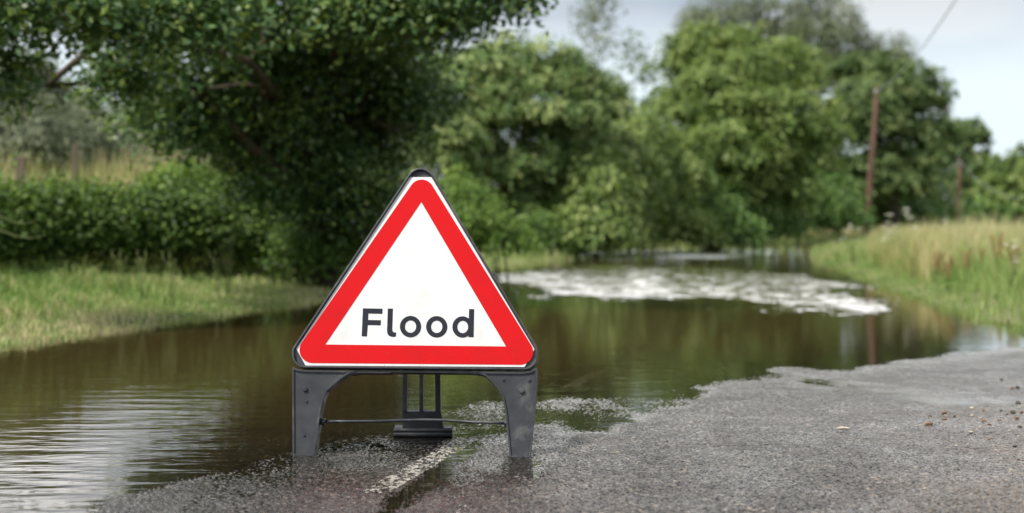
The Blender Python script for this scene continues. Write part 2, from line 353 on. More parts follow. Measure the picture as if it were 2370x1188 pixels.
bp2 = N(t, 'ShaderNodeBump', {'Strength': 0.35, 'Distance': 0.002}, invert=True); t.links.new(vo2.outputs['Distance'], bp2.inputs['Height']); t.links.new(bp1.outputs[0], bp2.inputs['Normal'])
ed = N(t, 'ShaderNodeAttribute', attribute_name='grit'); grn = N(t, 'ShaderNodeTexNoise', {'Scale': 45, 'Detail': 4, 'Roughness': 0.8}); t.links.new(tc_.outputs['Object'], grn.inputs[0])
grm = N(t, 'ShaderNodeMath', operation='MULTIPLY'); gr2 = ramp(t, grn.outputs[0], [(0.45, (0, 0, 0)), (0.62, (1, 1, 1))]); t.links.new(ed.outputs['Fac'], grm.inputs[0]); t.links.new(gr2, grm.inputs[1])
mul3 = N(t, 'ShaderNodeMix', data_type='RGBA'); mul3.inputs[7].default_value = (0.16, 0.115, 0.075, 1); t.links.new(mul2.outputs[2], mul3.inputs[6]); t.links.new(grm.outputs[0], mul3.inputs[0]); mul2 = mul3
p = N(t, 'ShaderNodeBsdfPrincipled', {'Specular IOR Level': 0.12, 'Coat Roughness': 0.12, 'Coat IOR': 1.33})
cw = N(t, 'ShaderNodeMapRange', {'From Min': 0.38, 'From Max': 0.62, 'To Min': 0.22, 'To Max': 0.95}); t.links.new(big2.outputs[0], cw.inputs[0]); t.links.new(cw.outputs[0], p.inputs['Coat Weight'])
t.links.new(bp2.outputs[0], p.inputs['Coat Normal'])
wd_ = N(t, 'ShaderNodeMapRange', {'From Min': 0.0, 'From Max': 0.012, 'To Min': 0.5, 'To Max': 1.0}); t.links.new(sep.outputs[2], wd_.inputs[0]); wv = N(t, 'ShaderNodeVectorMath', operation='SCALE'); t.links.new(mul2.outputs[2], wv.inputs[0]); t.links.new(wd_.outputs[0], wv.inputs['Scale'])   # soaked stone is darker
t.links.new(wv.outputs[0], p.inputs['Base Color']); t.links.new(rr.outputs[0], p.inputs['Roughness']); t.links.new(bp2.outputs[0], p.inputs['Normal'])
o = N(t, 'ShaderNodeOutputMaterial'); t.links.new(p.outputs[0], o.inputs[0])
grit = sstep(1.25, 2.3, ax_ + 0.5 * (vnoise(XY[:, 0] * 3, XY[:, 1] * 3, 51) - .5)) * sstep(7.5, 4.0, XY[:, 1])
tag(np_mesh('road', np.stack([XY[used, 0], XY[used, 1], Z[used]], 1), F, RM, {'grit': grit[used]}, smooth=True), kind='structure')

# flood water
wds = np.concatenate([np.linspace(-6, 2.2, 12), 1 / np.linspace(1 / 2.4, 1 / 66.0, 260)])
XY = fan(wds, -1.15, 0.95, 420)
wz = road_h(XY[:, 0], XY[:, 1], False); bs = sdf(basin, XY[:, 0], XY[:, 1])
depth = np.where(np.abs(across(XY[:, 0], XY[:, 1])) < HALF, -wz, 0.1); depth = np.minimum(depth, 0.02 + 0.12 * np.clip(bs, 0, 1))
F = grid_faces(len(wds), 420); F = F[(bs[F] > -0.6).all(1)]
used, F = np.unique(F, return_inverse=True); F = F.reshape(-1, 4)
WM, t = mat('flood_water')
tc_ = N(t, 'ShaderNodeTexCoord'); at = N(t, 'ShaderNodeAttribute', attribute_name='depth')
rz = N(t, 'ShaderNodeMapping', {'Rotation': (0, 0, R(-4)), 'Scale': (1.0, 3.2, 1.0)}); t.links.new(tc_.outputs['Object'], rz.inputs[0])
w1 = N(t, 'ShaderNodeTexNoise', {'Scale': 2.5, 'Detail': 3, 'Roughness': 0.5}); t.links.new(rz.outputs[0], w1.inputs[0])
w2 = N(t, 'ShaderNodeTexNoise', {'Scale': 13.0, 'Detail': 2, 'Roughness': 0.5}); t.links.new(rz.outputs[0], w2.inputs[0])
gust = N(t, 'ShaderNodeAttribute', attribute_name='gust')
w3 = N(t, 'ShaderNodeTexNoise', {'Scale': 5.5, 'Detail': 5, 'Roughness': 0.75}); rz3 = N(t, 'ShaderNodeMapping', {'Scale': (1, 1.3, 1)}); t.links.new(tc_.outputs['Object'], rz3.inputs[0]); t.links.new(rz3.outputs[0], w3.inputs[0])
calm = N(t, 'ShaderNodeAttribute', attribute_name='calm')
s1 = N(t, 'ShaderNodeMath', operation='MULTIPLY'); t.links.new(calm.outputs['Fac'], s1.inputs[0]); t.links.new(w1.outputs[0], s1.inputs[1])
s2 = N(t, 'ShaderNodeMath', operation='MULTIPLY_ADD'); t.links.new(w2.outputs[0], s2.inputs[0]); s2.inputs[1].default_value = 0.015; t.links.new(s1.outputs[0], s2.inputs[2])
fl = N(t, 'ShaderNodeTexNoise', {'Scale': 1.0, 'Detail': 4, 'Roughness': 0.7}); rzf = N(t, 'ShaderNodeMapping', {'Scale': (12.0, 2.8, 1)}); t.links.new(tc_.outputs['Object'], rzf.inputs[0]); t.links.new(rzf.outputs[0], fl.inputs[0])
gs = N(t, 'ShaderNodeMath', {1: 0.41}, operation='SUBTRACT'); t.links.new(fl.outputs[0], gs.inputs[0])
gm_ = N(t, 'ShaderNodeMath', {1: 1.0}, operation='MULTIPLY'); t.links.new(gs.outputs[0], gm_.inputs[0])
ga = N(t, 'ShaderNodeMath', operation='ADD'); t.links.new(gm_.outputs[0], ga.inputs[0]); t.links.new(gust.outputs['Fac'], ga.inputs[1])
gr_ = N(t, 'ShaderNodeMapRange', {'From Min': 0.36, 'From Max': 0.60, 'To Min': 0.0, 'To Max': 1.0}); t.links.new(ga.outputs[0], gr_.inputs[0])
bp = N(t, 'ShaderNodeBump', {'Strength': 1.0, 'Distance': 0.012}); t.links.new(s2.outputs[0], bp.inputs['Height'])
sl = N(t, 'ShaderNodeVectorMath', {1: (0.5, 0.5, 0.5)}, operation='SUBTRACT'); t.links.new(w3.outputs['Color'], sl.inputs[0])
sl2 = N(t, 'ShaderNodeVectorMath', {1: (0.5, 0.62, 0.0), 2: (0, -0.074, 0)}, operation='MULTIPLY_ADD'); t.links.new(sl.outputs[0], sl2.inputs[0])   # normals tilted towards the camera so the wavelets mirror bright sky
sl3 = N(t, 'ShaderNodeVectorMath', operation='SCALE'); t.links.new(sl2.outputs[0], sl3.inputs[0]); gl_ = N(t, 'ShaderNodeMapRange', {'From Min': 0.03, 'From Max': 0.22}); t.links.new(gust.outputs['Fac'], gl_.inputs[0]); gq = N(t, 'ShaderNodeMath', operation='MULTIPLY'); t.links.new(gl_.outputs[0], gq.inputs[0]); t.links.new(gr_.outputs[0], gq.inputs[1]); stp = N(t, 'ShaderNodeAttribute', attribute_name='steep'); gz_ = N(t, 'ShaderNodeMath', operation='MULTIPLY'); t.links.new(gq.outputs[0], gz_.inputs[0]); t.links.new(stp.outputs['Fac'], gz_.inputs[1]); t.links.new(gz_.outputs[0], sl3.inputs['Scale'])
nb = N(t, 'ShaderNodeVectorMath', operation='ADD'); t.links.new(bp.outputs[0], nb.inputs[0]); t.links.new(sl3.outputs[0], nb.inputs[1])
bp = N(t, 'ShaderNodeVectorMath', operation='NORMALIZE'); t.links.new(nb.outputs[0], bp.inputs[0])
fr = N(t, 'ShaderNodeFresnel', {'IOR': 1.333})
gl = N(t, 'ShaderNodeBsdfGlossy', {'Color': (1, 1, 1, 1), 'Roughness': 0.03}); t.links.new(bp.outputs[0], gl.inputs['Normal'])
df = N(t, 'ShaderNodeBsdfDiffuse', {'Color': (0.042, 0.028, 0.011, 1)})
tp = N(t, 'ShaderNodeBsdfTransparent', {'Color': (0.93, 0.90, 0.80, 1)})
ex = N(t, 'ShaderNodeMapRange', {'From Min': 0.0, 'From Max': 0.075, 'To Min': 0.05, 'To Max': 0.97}); t.links.new(at.outputs['Fac'], ex.inputs[0])
body = N(t, 'ShaderNodeMixShader'); t.links.new(ex.outputs[0], body.inputs[0]); t.links.new(tp.outputs[0], body.inputs[1]); t.links.new(df.outputs[0], body.inputs[2])
ms = N(t, 'ShaderNodeMixShader'); t.links.new(fr.outputs[0], ms.inputs[0]); t.links.new(body.outputs[0], ms.inputs[1]); t.links.new(gl.outputs[0], ms.inputs[2])
o = N(t, 'ShaderNodeOutputMaterial'); t.links.new(ms.outputs[0], o.inputs[0])
wx, wy = XY[used, 0], XY[used, 1]
# wind-ruffled patches (cat's paws) out on the water, in metres
def patch(pts):
    s = sdf([G(*q) for q in pts], wx, wy) + 0.9 * (vnoise(wx * 1.1, wy * .55, 31) - 0.5) + 0.5 * (vnoise(wx * 3.5, wy * 1.4, 32) - 0.5)
    return sstep(-1.0, 1.0, s)
g_ = patch([(1140, 640), (1240, 622), (1400, 615), (1560, 618), (1740, 628), (1860, 640), (1960, 670), (2090, 705), (2060, 722), (1960, 718), (1830, 700), (1700, 690), (1560, 698), (1420, 690), (1330, 665), (1160, 652)])
g_ = np.maximum(g_, 0.6 * patch([(1170, 690), (1240, 682), (1330, 690), (1240, 702)]))
g_ = np.maximum(g_, 0.5 * patch([(1700, 705), (1900, 712), (2150, 725), (2130, 745), (1900, 735), (1740, 722)]))
g2 = patch([(1340, 588), (1420, 582), (1560, 583), (1730, 589), (1740, 597), (1560, 598), (1380, 597)])
gust_v = np.maximum(g_, g2)
wpx = 1185 + wx / np.maximum(wy, 1) * FPX
steep_v = 1 + 2.9 * g2 + 0.9 * sstep(1480, 1220, wpx)       # slopes exaggerated so reflections clear the trees and catch the sky
calm_v = 0.03 + 0.34 * np.exp(-((wy - 4.0) / 1.6) ** 2) * sstep(0.2, 1.2, -across(wx, wy)) + 0.2 * vnoise(wx * .8, wy * .5, 33)
tag(np_mesh('water', np.stack([wx, wy, np.zeros(len(used))], 1), F, WM, {'depth': depth[used], 'gust': gust_v, 'steep': steep_v, 'calm': calm_v}, smooth=True), kind='structure')

# worn white centre-line dashes, a sheet just above the tarmac
PM, t = mat('worn_road_paint')
tc_ = N(t, 'ShaderNodeTexCoord'); vo = N(t, 'ShaderNodeTexVoronoi', {'Scale': 95.0}); t.links.new(tc_.outputs['Object'], vo.inputs[0])
n1 = N(t, 'ShaderNodeTexNoise', {'Scale': 45, 'Detail': 6, 'Roughness': 0.8}); t.links.new(tc_.outputs['Object'], n1.inputs[0])
sc_ = N(t, 'ShaderNodeSeparateColor'); t.links.new(vo.outputs['Color'], sc_.inputs[0])
ad = N(t, 'ShaderNodeMath', {1: 0.55}, operation='MULTIPLY'); t.links.new(sc_.outputs[0], ad.inputs[0])
a2 = N(t, 'ShaderNodeMath', operation='ADD'); t.links.new(ad.outputs[0], a2.inputs[0]); t.links.new(n1.outputs[0], a2.inputs[1])
al = ramp(t, a2.outputs[0], [(0.78, (0, 0, 0)), (0.92, (.9, .9, .9))])
p = N(t, 'ShaderNodeBsdfPrincipled', {'Base Color': (0.30, 0.285, 0.25, 1), 'Roughness': 0.4})
tp = N(t, 'ShaderNodeBsdfTransparent'); ms = N(t, 'ShaderNodeMixShader'); t.links.new(al, ms.inputs[0]); t.links.new(tp.outputs[0], ms.inputs[1]); t.links.new(p.outputs[0], ms.inputs[2])
bpn = N(t, 'ShaderNodeBump', {'Strength': 0.5, 'Distance': 0.003}); t.links.new(vo.outputs['Distance'], bpn.inputs['Height']); t.links.new(bpn.outputs[0], p.inputs['Normal'])
o = N(t, 'ShaderNodeOutputMaterial'); t.links.new(ms.outputs[0], o.inputs[0])
for (d0, d1) in ((1.9, 3.2), (4.0, 5.05), (6.9, 7.9), (10.6, 12.2)):
    n = 220; dd = np.linspace(d0, d1, n); cols = 12; off = np.linspace(-0.04, 0.04, cols)
    xs = (CX(dd)[:, None] + off[None, :]).ravel(); ys = np.repeat(dd, cols)
    zs = road_h(xs, ys) + 0.0022
    tag(np_mesh('road_marking', np.stack([xs, ys, zs], 1), grid_faces(n, cols), PM, smooth=True), kind='structure')

# ------------------------------------------------------------------ the flood sign
PLW = 4.66; LEAN = R(13); YAW = R(3)
base = np.array((G(952, 1056)[0], PLW, 0.018))
pu = np.array((math.cos(YAW), -math.sin(YAW), 0.0)); pn0 = np.array((math.sin(YAW), math.cos(YAW), 0.0))
pw = pn0 * math.sin(LEAN) + np.array((0, 0, 1)) * math.cos(LEAN)     # up along the panel
pn = np.cross(pu, pw); pn = pn if pn[1] < 0 else -pn                  # towards the camera
co = np.array((0, 0, CAM_H))
def on_panel(px, py, off=0.0):
    r = np.array(ray(px, py)); b = base; tt = np.dot(b - co, pn) / np.dot(r, pn)
    return co + r * tt + pn * off
sign = empty('flood_sign', [float(q) for q in base])
tag(sign, 'red bordered triangular warning sign lettered Flood on a charcoal plastic stand', 'road sign')
org = Vector([float(q) for q in base])
PL, t = mat('charcoal_plastic')
tc_ = N(t, 'ShaderNodeTexCoord'); n1 = N(t, 'ShaderNodeTexNoise', {'Scale': 9, 'Detail': 8, 'Roughness': 0.7}); t.links.new(tc_.outputs['Object'], n1.inputs[0])
c = ramp(t, n1.outputs[0], [(0.35, (0.016, 0.018, 0.022)), (0.55, (0.026, 0.029, 0.035)), (0.70, (0.075, 0.077, 0.078))])
n2 = N(t, 'ShaderNodeTexNoise', {'Scale': 35, 'Detail': 4}); t.links.new(tc_.outputs['Object'], n2.inputs[0])
rg = N(t, 'ShaderNodeMapRange', {'From Min': 0.35, 'From Max': 0.65, 'To Min': 0.3, 'To Max': 0.6}); t.links.new(n2.outputs[0], rg.inputs[0])
vd = N(t, 'ShaderNodeTexVoronoi', {'Scale': 55}); t.links.new(tc_.outputs['Object'], vd.inputs[0])
bp = N(t, 'ShaderNodeBump', {'Strength': 0.12, 'Distance': 0.003}); t.links.new(n2.outputs[0], bp.inputs['Height'])
p = N(t, 'ShaderNodeBsdfPrincipled', {'Specular IOR Level': 0.32}); t.links.new(c, p.inputs['Base Color']); t.links.new(rg.outputs[0], p.inputs['Roughness']); t.links.new(bp.outputs[0], p.inputs['Normal'])
o = N(t, 'ShaderNodeOutputMaterial'); t.links.new(p.outputs[0], o.inputs[0])
def sheet_mat(name, col, dirt, drops=True):
    m, t = mat(name)
    tc_ = N(t, 'ShaderNodeTexCoord'); n1 = N(t, 'ShaderNodeTexNoise', {'Scale': 6, 'Detail': 8, 'Roughness': 0.7}); t.links.new(tc_.outputs['Object'], n1.inputs[0])
    c = ramp(t, n1.outputs[0], [(0.36, dirt), (0.5, col)])
    vd = N(t, 'ShaderNodeTexVoronoi', {'Scale': 62, 'Randomness': 1.0}); t.links.new(tc_.outputs['Object'], vd.inputs[0])
    sc_ = N(t, 'ShaderNodeSeparateColor'); t.links.new(vd.outputs['Color'], sc_.inputs[0])
    n3 = N(t, 'ShaderNodeTexNoise', {'Scale': 4.0, 'Detail': 2}); t.links.new(tc_.outputs['Object'], n3.inputs[0])
    th = N(t, 'ShaderNodeMapRange', {'From Min': 0.45, 'From Max': 0.75, 'To Min': 0.0, 'To Max': 0.30}); t.links.new(n3.outputs[0], th.inputs[0])
    rad = N(t, 'ShaderNodeMath', operation='MULTIPLY'); t.links.new(th.outputs[0], rad.inputs[0]); t.links.new(sc_.outputs[0], rad.inputs[1])
    lt = N(t, 'ShaderNodeMath', operation='LESS_THAN'); t.links.new(vd.outputs['Distance'], lt.inputs[0]); t.links.new(rad.outputs[0], lt.inputs[1])
    mk = N(t, 'ShaderNodeMix', data_type='RGBA'); mk.inputs[7].default_value = (col[0] * .62, col[1] * .62, col[2] * .62, 1)
    t.links.new(c, mk.inputs[6]); t.links.new(lt.outputs[0], mk.inputs[0]) if drops else None
    if not drops: mk.inputs[0].default_value = 0
    mu = N(t, 'ShaderNodeTexNoise', {'Scale': 120, 'Detail': 3, 'Roughness': 0.6}); t.links.new(tc_.outputs['Object'], mu.inputs[0])
    mz = N(t, 'ShaderNodeSeparateXYZ'); t.links.new(tc_.outputs['Object'], mz.inputs[0])
    mh = N(t, 'ShaderNodeMapRange', {'From Min': 0.27, 'From Max': 0.62, 'To Min': 0.06, 'To Max': 0.0}); t.links.new(mz.outputs[2], mh.inputs[0])
    ma = N(t, 'ShaderNodeMath', operation='ADD'); t.links.new(mu.outputs[0], ma.inputs[0]); t.links.new(mh.outputs[0], ma.inputs[1])
    mg = ramp(t, ma.outputs[0], [(0.71, (0, 0, 0)), (0.77, (.4, .4, .4))])
    mud = N(t, 'ShaderNodeMix', data_type='RGBA'); mud.inputs[7].default_value = (0.10, 0.075, 0.05, 1); t.links.new(mk.outputs[2], mud.inputs[6]); t.links.new(mg, mud.inputs[0]); mk = mud   # splashed mud, thickest low down
    bp = N(t, 'ShaderNodeBump', {'Strength': 0.05, 'Distance': 0.002}); t.links.new(n1.outputs[0], bp.inputs['Height'])
    p = N(t, 'ShaderNodeBsdfPrincipled', {'Roughness': 0.34, 'Specular IOR Level': 0.12}); t.links.new(mk.outputs[2], p.inputs['Base Color']); t.links.new(bp.outputs[0], p.inputs['Normal'])
    o = N(t, 'ShaderNodeOutputMaterial'); t.links.new(p.outputs[0], o.inputs[0]); return m
WHT = sheet_mat('white_sign_sheet', (0.545, 0.555, 0.565), (0.50, 0.50, 0.495), False)
RED = sheet_mat('red_sign_sheet', (0.45, 0.0045, 0.007), (0.40, 0.0055, 0.008))
BLK = sheet_mat('black_sign_ink', (0.018, 0.020, 0.027), (0.022, 0.024, 0.031), False)

def slab(bm, outline, f, b, holes=None, fn=on_panel):
    """outline of photo points cast on to the sign's plane, from offset f (front) to b (back), solid; holes is one inner outline with as many points"""
    def loop(pts, off): return [bm.verts.new(Vector([float(q) for q in fn(x, y, 0) + pn_of(fn) * off]) - org) for x, y in pts]
    if holes is None:
        a, c = loop(outline, f), loop(outline, b); n = len(a)
        bm.faces.new(a); bm.faces.new(c[::-1])
        for i in range(n): bm.faces.new((a[i], c[i], c[(i + 1) % n], a[(i + 1) % n]))
    else:
        a, c, ai, ci = loop(outline, f), loop(outline, b), loop(holes, f), loop(holes, b); n = len(a)
        for i in range(n):
            j = (i + 1) % n
            bm.faces.new((a[i], a[j], ai[j], ai[i])); bm.faces.new((c[j], c[i], ci[i], ci[j]))
            bm.faces.new((a[j], a[i], c[i], c[j])); bm.faces.new((ai[i], ai[j], ci[j], ci[i]))
def pn_of(fn): return pn if fn is on_panel else rn
def fillet(pts, rads, seg=10):
    outp = []; n = len(pts)
    for i in range(n):
        p0, p1, p2 = (np.array(pts[i - 1], float), np.array(pts[i], float), np.array(pts[(i + 1) % n], float)); r = rads[i]
        if r <= 0: outp.append(tuple(p1)); continue
        u = (p0 - p1) / np.linalg.norm(p0 - p1); v = (p2 - p1) / np.linalg.norm(p2 - p1)
        half = math.acos(np.clip(np.dot(u, v), -1, 1)) / 2; tl = r / math.tan(half)
        c = p1 + (u + v) / np.linalg.norm(u + v) * (r / math.sin(half)); s, e = p1 + u * tl, p1 + v * tl
        a0 = math.atan2(*(s - c)[::-1]); a1 = math.atan2(*(e - c)[::-1]); da = (a1 - a0 + math.pi) % (2 * math.pi) - math.pi
        for k in range(seg + 1): outp.append((c[0] + r * math.cos(a0 + da * k / seg), c[1] + r * math.sin(a0 + da * k / seg)))
    return outp
def inset(pts, w):                        # shrink an outline by w pixels
    n = len(pts); res = []; A = sum(pts[i][0] * pts[(i + 1) % n][1] - pts[(i + 1) % n][0] * pts[i][1] for i in range(n)); sgn = 1 if A > 0 else -1
    for i in range(n):
        p0, p1, p2 = np.array(pts[i - 1]), np.array(pts[i]), np.array(pts[(i + 1) % n])
        u = p1 - p0; u = u / (np.linalg.norm(u) + 1e-9); v = p2 - p1; v = v / (np.linalg.norm(v) + 1e-9)
        m = np.array((-u[1] - v[1], u[0] + v[0])) * sgn; l = np.linalg.norm(m); m /= l
        k = w / max(0.35, np.dot(m, np.array((-u[1], u[0])) * sgn)); res.append(tuple(p1 + m * k))
    return res
# virtual corners of the frame: apex, lower right shoulder, lower left shoulder
frame_out = fillet([(975.5, 361), (1244.5, 806), (1243.5, 857), (676.5, 852), (676.0, 809)], [33, 14, 30, 30, 14])
bm = bmesh.new()
slab(bm, frame_out, 0.006, -0.050, inset(frame_out, 5.0))
slab(bm, inset(frame_out, 4.4), -0.0065, -0.012)
o = bm_obj('frame', bm, PL, sign)
md = o.modifiers.new('bevel', 'BEVEL'); md.width = 0.0022; md.segments = 2; md.limit_method = 'ANGLE'; md.angle_limit = R(50)
# cross beam along the foot of the frame: a web behind the arch
bm = bmesh.new()
slab(bm, [(800, 858.5), (826, 857), (1099, 859), (1125, 860.5), (1112, 866), (1095, 863.5), (905, 861.5), (900, 863.5), (830, 863), (812, 866)], -0.004, -0.060)
bm_obj('cross_beam', bm, PL, sign)
# legs with a recessed web and a raised rim
legL = [(676.5, 848.5), (688, 854.5), (705, 857.0), (798, 858.5), (824, 859), (808, 865), (793, 874), (770, 893), (755, 906), (748, 922), (741, 955), (735, 1000), (726.5, 1055), (677.5, 1055), (676.8, 950)]
legR = [(1243.2, 852), (1243.0, 880), (1236, 965), (1227.5, 1059), (1179.5, 1059), (1174, 1005), (1169, 952), (1163, 920), (1154, 903), (1140, 886), (1124, 871), (1110, 864), (1099, 860.5), (1118, 861), (1208, 862), (1228, 859)]
for poly in (legL, legR):
    bm = bmesh.new()
    slab(bm, poly, 0.0025, -0.058, inset(poly, 4.2))
    slab(bm, inset(poly, 3.8), -0.0035, -0.010)
    o = bm_obj('leg', bm, PL, sign)
    md = o.modifiers.new('bevel', 'BEVEL'); md.width = 0.0015; md.segments = 2; md.limit_method = 'ANGLE'; md.angle_limit = R(50)
# face plate, border, letters
plate = [(949, 410), (998.5, 410), (1237, 808.5), (1214, 849.5), (707, 846), (685.5, 807)]
bm = bmesh.new(); slab(bm, plate, -0.0015, -0.0062); face = bm_obj('sign_face', bm, WHT, sign)
outer = fillet([(977.3, 392), (1258, 845), (666, 840)], [29, 30, 30], 14)
def tri_pt(tri, q):                       # inner triangle point in the same direction as an outer point
    return q
inn = [(975, 468), (1171, 802), (753, 797.5)]
k = 15
inner = []
for c_ in inn: inner += [c_] * k
bm = bmesh.new()
def lp(pts, off): return [bm.verts.new(Vector([float(q) for q in on_panel(x, y, off)]) - org) for x, y in pts]
a = lp(outer, -0.0008); ii = lp(inn, -0.0008)
for c_ in range(3):
    for q in range(k - 1): bm.faces.new((a[c_ * k + q], a[c_ * k + q + 1], ii[c_]))
    bm.faces.new((a[c_ * k + k - 1], a[((c_ + 1) * k) % (3 * k)], ii[(c_ + 1) % 3], ii[c_]))
bd = bm_obj('border', bm, RED, face)
md = bd.modifiers.new('solid', 'SOLIDIFY'); md.thickness = 0.0005; md.offset = 0
zx = lambda X, Y: (640 + X * 0.42077, 380 + Y * 0.42088)
def ell(cx, cy, rx, ry, n=40): return [zx(cx + rx * math.cos(2 * math.pi * i / n), cy + ry * math.sin(2 * math.pi * i / n)) for i in range(n)]
def letter(polys, rings=()):
    bm = bmesh.new()
    for q in polys: slab(bm, [zx(*v) for v in q], -0.0006, -0.0017)
    for (o_, i_) in rings: slab(bm, ell(*o_), -0.0005, -0.0017, ell(*i_))
    return bm_obj('letter', bm, BLK, face)
letter([[(475, 793), (583, 795), (582, 823), (505, 821.5), (503.5, 857), (574, 858.5), (572.5, 886.5), (502, 885), (497, 947.5), (468, 946.5)]])
letter([[(612, 794), (640, 794.5), (636.5, 905), (637.5, 916), (642, 923), (649, 926), (658, 925.5), (656, 948.5), (645, 950), (630, 949), (618, 943.5), (610, 933), (607.5, 918)]])
letter([], [((737, 893.5, 58.5, 59), (737, 893.5, 31, 34))])
letter([], [((881, 894.5, 58.5, 59), (881, 894.5, 31, 34))])
letter([[(1059, 797), (1087, 797.5), (1084, 952), (1055, 951)]], [((1023, 895.5, 56, 58.5), (1024, 895.5, 29.5, 34))])
# studs
def stud(px, py, rpx, h=0.006):
    c = on_panel(px, py, -0.0035); rr_ = rpx / 706.0; A = Acc()
    A.tube([c, c + pn * h * .8, c + pn * h], [rr_, rr_, rr_ * .8], 14)
    A.tube([c + pn * h * .9, c + pn * (h + .0012)], [rr_ * .4, rr_ * .35], 8)
    bmesh.ops.translate(A.bm, verts=A.bm.verts, vec=-org)
    return A.obj('stud', PL, sign, False)
for q in ((706, 901, 6, .008), (709.5, 930, 2.8, .004), (704, 1008, 2.8, .004), (1208, 905, 6, .008), (1165, 879, 3.6, .004), (1225, 880, 3.6, .004)): stud(*q)
# rear prop: hinged at the apex, standing on a wide foot
foot = np.array((G(980, 1008)[0], 5.08, 0.02)); apex_c = on_panel(976, 430, -0.055)
rw = apex_c - foot; rw[0] = 0; rw /= np.linalg.norm(rw); rn = np.cross(np.array((1, 0, 0)), rw); rn = rn if rn[1] < 0 else -rn
def on_rear(px, py, off=0.0):
    r = np.array(ray(px, py)); tt = np.dot(foot - co, rn) / np.dot(r, rn); return co + r * tt + rn * off
bm = bmesh.new()
for (x0, x1, X0, X1) in ((931.5, 942.5, 936.0, 945), (971, 979.5, 971.5, 980), (1008, 1020, 1005, 1016)):
    slab(bm, [(X0, 640), (X1, 640), (x1, 952), (x0, 952)], 0.008, -0.012, fn=on_rear)
slab(bm, [(936, 600), (1016, 600), (1016.5, 641), (935.5, 641)], 0.007, -0.013, fn=on_rear)
slab(bm, [(955, 440), (998, 440), (1016, 601), (936, 601)], 0.008, -0.012, fn=on_rear)
slab(bm, [(931, 951), (1020.5, 951), (1027, 993), (932, 993)], 0.007, -0.013, fn=on_rear)
rear = bm_obj('prop_leg', bm, PL, sign)
A = Acc()
for yy_, r_ in ((995, 0.0075), (1004, 0.010)):
    A.tube([on_rear(912, yy_, .006), on_rear(1047, yy_, .006)], [r_, r_], 12)
bmesh.ops.translate(A.bm, verts=A.bm.verts, vec=-org)
bm = A.bm
slab(bm, [(913, 990), (1046, 990), (1046, 1011), (913, 1011)], 0.004, -0.030, fn=on_rear)
bm_obj('foot_bar', bm, PL, rear)
A = Acc()
q = [on_panel(746, 974, -.03), on_panel(800, 974, -.03), on_panel(870, 972.5, -.045), on_panel(930, 969.5, -.06), on_panel(975, 968, -.065), on_panel(1025, 969, -.06), on_panel(1085, 974, -.045), on_panel(1130, 976.5, -.03), on_panel(1168, 978, -.03)]
A.tube(q, [0.0052] * 9, 10); bmesh.ops.translate(A.bm, verts=A.bm.verts, vec=-org); A.obj('tie_strap', PL, sign)
for s_ in ((738, 974, 749, 975), (1166, 978, 1176, 978)):
    A = Acc(); A.tube([on_panel(s_[0], s_[1], -.03), on_panel(s_[2], s_[3], -.03)], [0.011, 0.011], 12)
    bmesh.ops.translate(A.bm, verts=A.bm.verts, vec=-org); A.obj('strap_anchor', PL, sign)

